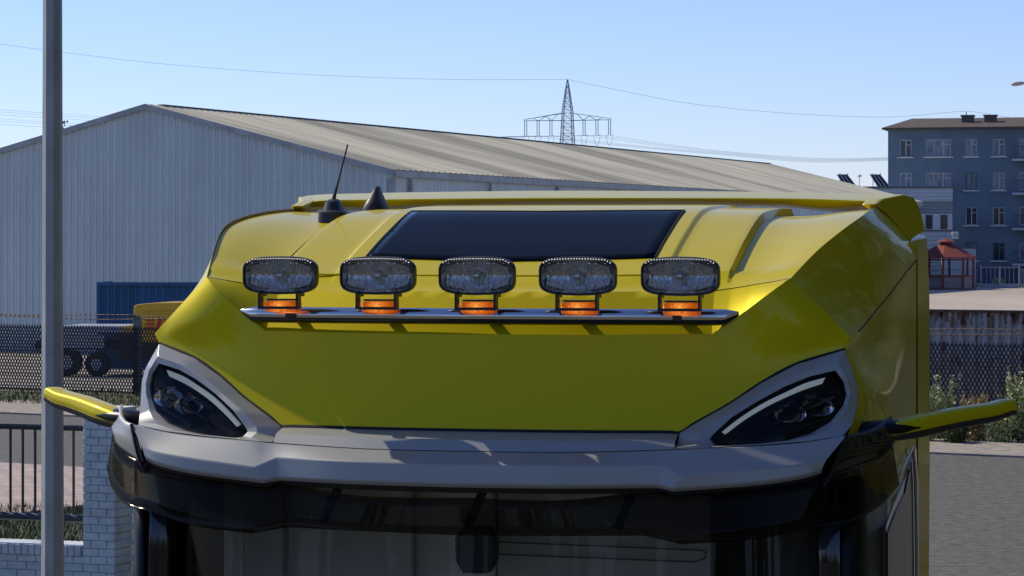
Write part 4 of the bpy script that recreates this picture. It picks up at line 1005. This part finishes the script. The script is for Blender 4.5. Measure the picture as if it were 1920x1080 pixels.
pm = [curtain('pane_curtain', (.03, .05, .09), (.12, .16, .23), 2.0), curtain('pane_lace', (.06, .08, .13), (.20, .24, .32), 3.0), pbr('pane_dark', (.02, .03, .05), .08)]
for j, (y0, y1) in enumerate(rws):
    for i, (x0_, x1_) in enumerate(cols):
        a, b, z0, z1 = bx(x0_), bx(x1_), bz(y1), bz(y0); fm = M['wgreen'] if (i, j) in ((2, 1), (3, 3), (2, 3)) else M['wframe']
        f = MB(); t_ = .055; y0_, y1_ = .06, .12
        f.box((a, y0_, z0), (a + t_, y1_, z1)); f.box((b - t_, y0_, z0), (b, y1_, z1)); f.box((a + t_, y0_ + .001, z0), (b - t_, y1_, z0 + t_)); f.box((a + t_, y0_ + .001, z1 - t_), (b - t_, y1_, z1))
        mx_ = a + (b - a) * (.52 if i != 1 else .68); f.box((mx_ - .03, y0_ + .002, z0 + t_), (mx_ + .03, y1_ - .001, z1 - t_)); f.box((mx_ + .03, y0_ + .003, z1 - .36), (b - t_, y1_ - .002, z1 - .31))
        if i == 1: q_ = a + (b - a) * .33; f.box((q_ - .02, y0_ + .002, z0 + t_), (q_ + .02, y1_ - .001, z1 - t_))
        fo = f.build('window', fm, ab)
        pn = MB(); pn.box((a + .01, .10, z0 + .01), (b - .01, .11, z1 - .01)); pn.build('pane', pm[(0 if (i + j) % 3 == 0 else 1) if (i, j) not in ((0, 0), (3, 3), (2, 2), (3, 2)) else 2], fo)
        if i < 4:
            s_ = MB(); s_.box((a - .15, -.16, z0 - .07), (b + .15, .06, z0 - .002)); s_.build('sill', M['sill'], fo)
        else:
            s_ = MB(); s_.box((a - .35, -1.0, z0 - .32), (b + 2.5, -.06, z0 - .18)); s_.build('balcony_slab', M['wframe'], ab)
            s_ = MB(); s_.box((a - .32, -.98, z0 + .58), (b + 2.5, -.94, z0 + .62))
            for q_ in range(16): s_.box((a - .32 + q_ * .17, -.97, z0 - .18), (a - .30 + q_ * .17, -.95, z0 + .58))
            s_.build('balcony_rail', M['black'], ab)
mb = MB(); e0, e1 = -.35, bx(2090); zz = bz(239); rz_ = bz(226)
mb.add([(e0, -.45, zz), (e1, -.45, zz), (e1, 9.4, zz), (e0, 9.4, zz), (1.0, 4.5, rz_ + .35), (e1, 4.5, rz_ + .35), (e0, -.45, zz - .1), (e1, -.45, zz - .1), (e1, 9.4, zz - .1), (e0, 9.4, zz - .1)],
       [(0, 1, 5, 4), (3, 0, 4), (2, 3, 4, 5), (1, 2, 5), (0, 6, 7, 1), (3, 9, 6, 0), (6, 9, 8, 7)])
mb.build('roof', pbr('brown_tiles', (.085, .062, .045), .85, var=.3, scale=3, stretch=(1, 4, 1), bump=.3), ab)
for px in (1808, 1851):
    mb = MB(); x = bx(px); mb.box((x - .38, 2.0, bz(236)), (x + .38, 2.6, bz(221) + .16)); mb.box((x - .44, 1.93, bz(221) + .16), (x + .44, 2.67, bz(218) + .16)); mb.build('chimney', pbr('chimney', (.10, .09, .085), .9), ab)
mb = MB(); x = bx(1805); mb.bar((x, 2.3, bz(224)), (x, 2.3, bz(207)), .03, 5); mb.bar((x - .12, 2.3, bz(213)), (x + .12, 2.3, bz(213)), .02, 4); mb.build('aerial', M['trim'], ab)

# ---- low ribbed building with solar panels
LZ = 168.0; l0 = at(1786, 0, LZ); lbx = empty('workshop_building', (l0.x, LZ, 0), 0); tag(lbx, 'low pale blue ribbed workshop with flat roof and a band of windows', 'building')
def lx(px): return at(px, 0, LZ).x - l0.x
def lz(py): return CAMZ + (HY - py) / F * LZ
def hband(mb, x0, x1, z0, z1, y, pitch=.24, dep=.07):
    z = z0; rows_ = []
    while z < z1 - .01: rows_ += [(z, 0), (min(z1, z + pitch * .5), -dep), (min(z1, z + pitch * .55), 0)]; z += pitch
    rows_.append((z1, 0)); mb.grid([[Vector((x0, y + b, a)), Vector((x1, y + b, a))] for a, b in rows_])
M['pale'] = pbr('pale_sheet', (.46, .51, .56), .5, var=.05, scale=1); M['pale_shaded'] = pbr('soffit_shade_sheet', (.24, .27, .31), .6, var=.06)
X0_ = lx(1530)
mb = MB(); hband(mb, X0_, 0, lz(378), lz(352), 0, .22); mb.box((X0_, .08, 1.2), (0, 8, lz(353)))
hband(mb, X0_, 0, 1.25, lz(433), .0, .26); mb.build('upper_cladding', M['pale'], lbx)
mb = MB(); hband(mb, X0_, 0, lz(401), lz(378), .03, .2); mb.build('shaded_cladding', M['pale_shaded'], lbx)  # shadow under the overhang put into the darker sheet colour
mb = MB(); mb.box((X0_, .02, lz(431)), (-.02, .3, lz(401))); mb.build('window_band_wall', pbr('white_wall', (.50, .53, .58), .8), lbx)
for k in range(6):
    xx = lx(1748) - k * 1.02 if k else lx(1741); xx = lx(1736 + 28 * (1 - k))
    mb = MB(); mb.box((xx, -.03, lz(429)), (xx + .40, .01, lz(403))); wn = mb.build('window', M['black'], lbx)
    mb = MB(); mb.box((xx + .04, -.045, lz(427.5)), (xx + .36, -.032, lz(404))); mb.build('pane', pm[2], wn)
mb = MB(); mb.box((X0_, -.12, lz(434)), (0, .01, lz(431))); mb.box((X0_, -.10, lz(352.5)), (.06, .1, lz(349.5))); mb.build('cornice', pbr('cornice_dark', (.10, .11, .12), .7), lbx)
for i, px in enumerate((1519, 1590, 1652)):
    r = empty('solar_panel', (at(px, 0, LZ + 3).x, LZ + 3, lz(352) - .02), R(12)); 
    tag(r, ['partly hidden dark solar panel peeking over the warehouse roof slope', 'tilted dark solar panel left of the round white dish', 'tilted dark solar panel right of the dish, against the apartment block'][i], 'solar panel', 'solar panels on the workshop roof')
    mb = MB(); sh = -.25; mb.add([(-.55, .5, .92), (.10, .5, .92), (.50, -.25, .12), (-.30, -.25, .12), (-.55, .55, .90), (.10, .55, .90), (.50, -.2, .10), (-.30, -.2, .10)], [(0, 1, 2, 3), (4, 7, 6, 5), (0, 4, 5, 1), (1, 5, 6, 2), (2, 6, 7, 3), (3, 7, 4, 0)]); mb.build('cells', pbr('cells', (.012, .018, .04), .25, coat=.4), r)
    mb = MB(); mb.bar((-.35, .5, 0), (-.35, .5, 1.0), .03, 4); mb.bar((.15, .5, 0), (.15, .5, 1.0), .03, 4)
    for t in (0, .33, .66, 1): mb.bar(Vector((-.55, .49, .93)).lerp(Vector((.10, .49, .93)), t), Vector((-.30, -.26, .13)).lerp(Vector((.50, -.26, .13)), t), .012, 4)
    mb.build('frame', M['wframe'], r)
r = empty('roof_lamp', (at(1611.5, 0, LZ + 2).x, LZ + 2, lz(352) - .02)); tag(r, 'small white round dish on a thin post between two solar panels', 'roof lamp')
mb = MB(); mb.bar((0, 0, 0), (0, 0, .72), .022, 5); mb.build('post', M['wframe'], r)
mb = MB(); mb.rings([[Vector((q * math.cos(a), q * math.sin(a), z)) for a in [6.283 * k / 14 for k in range(14)]] for q, z in ((.03, .70), (.13, .74), (.15, .79), (.09, .86), (.02, .88))]); mb.build('head', M['sill'], r, smooth=True)
r = empty('air_conditioner', (at(1785, 0, 166).x, 166, lz(448))); tag(r, 'white air conditioner box on the wall above the gazebo', 'air conditioner')
mb = MB(); mb.box((-.0, 0, 0), (.38, .3, .42)); mb.build('case', M['sill'], r, bevel=.02); mb = MB(); mb.bar((.2, -.012, .21), (.2, .0, .21), .15, 16); mb.build('fan_grille', M['trim'], r)
# pale annex behind the gazebo
r = empty('annex', (at(1770, 0, 164).x, 164, 0)); tag(r, 'small pale blue annex wall just behind the gazebo roof', 'building')
mb = MB(); mb.box((0, 0, 1.2), (at(1830, 0, 164).x - at(1770, 0, 164).x, 2, CAMZ + (HY - 467) / F * 164)); mb.build('wall', pbr('annex_blue', (.30, .36, .44), .7), r)

# ---- gazebo
GZ = 154.0; gc = at(1774, 0, GZ); gb_ = ryz; ga_ = empty('gazebo', (gc.x, GZ, gb_)); tag(ga_, 'red roofed wooden gazebo with lattice panels in the far yard', 'gazebo')
def ggz(py): return CAMZ + (HY - py) / F * GZ - gb_
M['red'] = pbr('gazebo_red', (.20, .035, .025), .75, var=.15, scale=4); M['redroof'] = pbr('gazebo_roof', (.19, .032, .02), .8, var=.15, scale=3)
def hexa(r, z, k=8): return [Vector((r * math.cos(a), r * math.sin(a), z)) for a in [2 * math.pi * (i + .5) / k + .12 for i in range(k)]]
mb = MB(); mb.rings([hexa(1.72, ggz(484)), hexa(1.72, ggz(482)), hexa(.36, ggz(457)), hexa(.2, ggz(456))]); mb.rings([hexa(.56, ggz(454)), hexa(.55, ggz(453)), hexa(.02, ggz(446.5))]); mb.build('roof', M['redroof'], ga_)
mb = MB(); mb.rings([hexa(.33, ggz(458)), hexa(.33, ggz(454))]); mb.bar((0, 0, ggz(448)), (0, 0, ggz(427)), .02, 4, .008); mb.build('lantern', M['red'], ga_)
mb = MB(); mb.rings([hexa(1.62, 0), hexa(1.62, ggz(540))]); mb.build('base', pbr('gazebo_base', (.10, .09, .085), .9), ga_)
ph = hexa(1.5, 0)
for q_ in ph: mb = MB(); mb.box((q_.x - .055, q_.y - .055, .05), (q_.x + .055, q_.y + .055, ggz(483))); mb.build('post', M['red'], ga_)
mb = MB(); mr_ = MB()
for a, b in zip(ph, ph[1:] + ph[:1]):
    a2, b2 = a * .985, b * .985
    mb.rings([[a2 + Vector((0, 0, .1)), b2 + Vector((0, 0, .1)), b2 + Vector((0, 0, ggz(519))), a2 + Vector((0, 0, ggz(519)))], [a2 * .98 + Vector((0, 0, .1)), b2 * .98 + Vector((0, 0, .1)), b2 * .98 + Vector((0, 0, ggz(519))), a2 * .98 + Vector((0, 0, ggz(519)))]])
    for z_ in (ggz(518), .08, ggz(487)): mr_.bar(a + Vector((0, 0, z_)), b + Vector((0, 0, z_)), .05, 4)
mb.build('lattice_panel', pbr('lattice', (.22, .19, .18), .85, var=.2, scale=20), ga_); mr_.build('handrail', M['red'], ga_)

# ---- grey gate and picket fence
M['gatem'] = pbr('gate_grey', (.20, .24, .29), .6, var=.1); QZ = 158.0
q0 = at(1822, 0, QZ); gt = empty('yard_gate', (q0.x, QZ, ryz)); tag(gt, 'grey double gate with sheet lower panels right of the gazebo', 'gate')
def qx(px): return at(px, 0, QZ).x - q0.x
def qz(py): return CAMZ + (HY - py) / F * QZ - ryz
for px, tp_ in ((1839.5, 498), (1911.5, 498), (1875, 500)):
    mb = MB(); mb.box((qx(px) - .045, -.03, 0), (qx(px) + .045, .05, qz(tp_))); mb.build('post', M['gatem'], gt)
for a, b in ((1842, 1873.4), (1876.6, 1909)):
    mb = MB(); mb.box((qx(a), 0, qz(543)), (qx(b), .03, qz(532))); lf = mb.build('leaf', M['gatem'], gt)
    mb = MB(); mb.box((qx(a), -.005, qz(502.5)), (qx(b), .035, qz(500.5)))
    for k in range(1, 4): x_ = qx(a + (b - a) * k / 4); mb.box((x_ - .012, .005, qz(532)), (x_ + .012, .025, qz(502)))
    mb.build('bars', M['gatem'], lf)
pf = empty('picket_fence', (q0.x, QZ + .4, ryz)); tag(pf, 'grey steel picket fence running on both sides of the yard gate', 'fence')
for a, b, lab in ((1745, 1836, 'a'), (1915, 1990, 'b')):
    mb = MB(); px = a
    while px < b: mb.box((qx(px) - .012, 0, 0), (qx(px) + .012, .02, qz(503))); px += 3.6
    mb.box((qx(a), .021, qz(507)), (qx(b), .04, qz(505.5))); mb.box((qx(a), .021, qz(540)), (qx(b), .04, qz(538.5))); mb.build('panel', M['gatem'], pf)
# grass strip and lane between yard and apartment
def strip(name, z, y0, y1, mat): mb = MB(); mb.add([(20, y0, z), (60, y0, z), (60, y1, z), (20, y1, z)], [(0, 1, 2, 3)]); tag(mb.build(name, mat), kind='structure')
strip('lane', 1.204, 166, 171, M['asphalt']); strip('lawn', 1.208, 161.5, 166, M['leaf_a'])
for px, Z_, h in ((1873, 164, .62),):
    blade_plant('bush', (at(px, 0, Z_).x, Z_, 1.2), h, 160, M['leaf_b'], 'small yellow green bush seen through the yard gate', 'bush', .4, None, .04)

# ---- street lamp reaching in from the right
SZ = 70.0; s0 = at(1978, 0, SZ); sl_o = empty('street_lamp', (s0.x, SZ, 0)); tag(sl_o, 'pale street lamp head reaching in at the top right edge', 'street lamp')
tz_ = CAMZ + (HY - 153) / F * SZ; dx = at(1912, 0, SZ).x - s0.x
mb = MB(); mb.tube([(0, 0, 0), (0, 0, tz_ - .6), (-.1, 0, tz_ - .15), (-.4, 0, tz_ - .0), (dx, 0, tz_ - .04)], [.07, .055, .05, .045, .03], 8); mb.build('pole', M['galv'], sl_o, smooth=True)
mb = MB(); hx0 = at(1895, 0, SZ).x - s0.x; mb.rings([[Vector((hx0 + t * .36, .09 * k * math.cos(a), tz_ - .07 + .035 * t + .06 * k * math.sin(a) - .0)) for a in [6.283 * q / 12 for q in range(12)]] for t, k in ((0, .15), (.12, .75), (.4, 1), (.75, .85), (1, .4))]); mb.build('lamp_head', pbr('lamp_head', (.45, .45, .45), .5), sl_o, smooth=True)

# ---- pylon and power lines
M['steel'] = pbr('pylon_steel', (.24, .30, .40), .7)
YZ = 800.0; pc = at(1064, 0, YZ); pyl = empty('electricity_pylon', (pc.x, YZ, 0), R(-14)); tag(pyl, 'lattice electricity pylon standing far behind the warehouse roof', 'pylon')
def yz(py): return CAMZ + (HY - py) / F * YZ
mb = MB(); levels = [(0, 5.2), (yz(345), 3.3), (yz(310), 2.75), (yz(288), 2.45), (yz(275), 2.3), (yz(262), 2.15), (yz(250), 2.0), (yz(238), 1.9), (yz(226), 1.75), (yz(212), 1.7), (yz(200), 1.45), (yz(190), 1.2), (yz(180), .95), (yz(170), .7), (yz(160), .4), (yz(149), .08)]
cn4 = lambda r: [Vector((r, r, 0)), Vector((-r, r, 0)), Vector((-r, -r, 0)), Vector((r, -r, 0))]
for (za_, ra), (zb_, rb_) in zip(levels, levels[1:]):
    A4 = [p * .8 + Vector((0, 0, za_)) for p in cn4(ra)]; B4 = [p * .8 + Vector((0, 0, zb_)) for p in cn4(rb_)]
    for k in range(4):
        mb.bar(A4[k], B4[k], .13, 4); mb.bar(A4[k], B4[(k + 1) % 4], .06, 3); mb.bar(A4[(k + 1) % 4], B4[k], .06, 3); mb.bar(B4[k], B4[(k + 1) % 4], .05, 3)
mb.build('tower', M['steel'], pyl)
mb = MB(); za_ = yz(226); zt2 = yz(212)
for sg in (1, -1):
    for yy in (-1.0, 1.0):
        e = Vector((sg * 12.9, 0, za_ + .1)); mb.bar((sg * 1.2, yy, za_), e, .10, 4); mb.bar((sg * 1.2, yy, zt2), e + Vector((0, 0, .3)), .10, 4)
        for t in (.3, .62):
            a = Vector((sg * 1.2, yy, za_)).lerp(e, t); b = Vector((sg * 1.2, yy, zt2)).lerp(e, t - .16); c = Vector((sg * 1.2, yy, zt2)).lerp(e, t + .14); mb.bar(a, b, .06, 3); mb.bar(a, c, .06, 3)
mb.build('cross_arm', M['steel'], pyl)
att = []
for k, x in enumerate((-12.4, -8.7, -4.9, 4.9, 8.7, 12.4)):
    mb = MB(); zi = yz(253)
    for d_ in (-.32, .32): mb.tube([(x + d_, 0, za_), (x + d_, 0, zi)], .11, 5)
    mb.build('insulator', M['steel'], pyl)
    mb = MB(); cp = [Vector((x - .95 + 1.9 * t, 0, zi - .2 - 3.0 * math.sin(math.pi * t) ** .7)) for t in [q / 12 for q in range(13)]]; mb.tube(cp, .06, 3); mb.bar((x - .95, 0, zi - .2), (x + .95, 0, zi - .1), .06, 3); mb.build('jumper_loop', M['steel'], pyl)
    att.append(pyl.matrix_basis @ Vector((x, 0, zi - .2)) if False else Vector((pc.x + x * math.cos(R(14)), YZ - x * math.sin(R(14)), zi - .2)))
def wire(pts_px, r0, name_pts=None):
    pts = [at(px, py, Y) for px, py, Y in pts_px]; return cr(pts, 6)
pw = empty('power_line', (0, YZ, 0)); tag(pw, 'thin overhead power cables strung from the pylon across the sky', 'power line')
def pcable(pts_px, r, nm):
    mb = MB(); q = [p - Vector((0, YZ, 0)) for p in wire(pts_px, r)]
    mb.tube(q, [r * (p.y + YZ) / YZ for p in q], 3); mb.build(nm, M['steel'], pw)
pcable([(-60, 78, 520), (0, 83, 540), (150, 102, 585), (330, 122, 640), (600, 141, 700), (850, 149, 755), (1064, 149, 800)], .045, 'earth_wire')
pcable([(1064, 149, 800), (1170, 171, 825), (1280, 192, 850), (1420, 208, 890), (1560, 217, 930), (1680, 219, 960), (1806, 209, 1000), (1870, 217, 1010), (1960, 230, 1030)], .045, 'earth_wire')
for k, a in enumerate(att):
    px = 960 + F * a.x / a.y; py = HY - F * (a.z - CAMZ) / a.y
    pcable([(px, py, a.y), (px + (1450 - px) * .35, py + 17 + k * .0, a.y + 50), (1350 + k * 4, 290 - k * 1.0, 900), (1500 + k * 3, 303 - k * 1.4, 940), (1600, 303 - k * 1.2, 970), (1700, 299 - k * 1.0, 1000)], .032, 'cable')
    y0 = (205, 209, 214, 222, 226, 232)[k]
    pcable([(-40, y0 - 2, 560), (60, y0 + 5, 590), (180, y0 + 13, 620), (420, y0 + 33, 680), (700, 262, 740), (px, py, a.y)], .034, 'cable')

# ---- wood behind the camera and at right for reflections, plus added shade trees
wd2 = MB()
for i in range(350):
    if i < 120: a = rnd.uniform(-1.1, 1.2); d_ = rnd.uniform(50, 80); x = d_ * math.sin(a) * 1.2; y = -d_ * math.cos(a)
    else: x = rnd.uniform(24, 44); y = rnd.uniform(-45, 58)
    if i >= 230: x = rnd.uniform(11.5, 19); y = rnd.uniform(-12, 32)  # unseen near trees, added to darken the cab's right side
    h = rnd.uniform(7, 15) * (1.35 if i >= 230 else 1) * (1.15 if i >= 120 else 1)
    for l in range(9):
        z0 = h * (.08 + l * .1); r = h * .19 * (1 - l / 9.5)
        base_ = [Vector((x + r * (1 if k % 2 else .62) * math.cos(6.283 * k / 14), y + r * (1 if k % 2 else .62) * math.sin(6.283 * k / 14), z0 - (.25 if k % 2 else 0))) for k in range(14)]
        wd2.add(base_ + [Vector((x, y, z0 + h * .2))], [(k, (k + 1) % 14, 14) for k in range(14)])
tag(wd2.build('conifer_wood_and_shade_trees', M['leaf_d']), 'dark conifer wood mirrored in the visor and windscreen, plus unseen trees added to shade the cab', 'wood', kind='stuff')
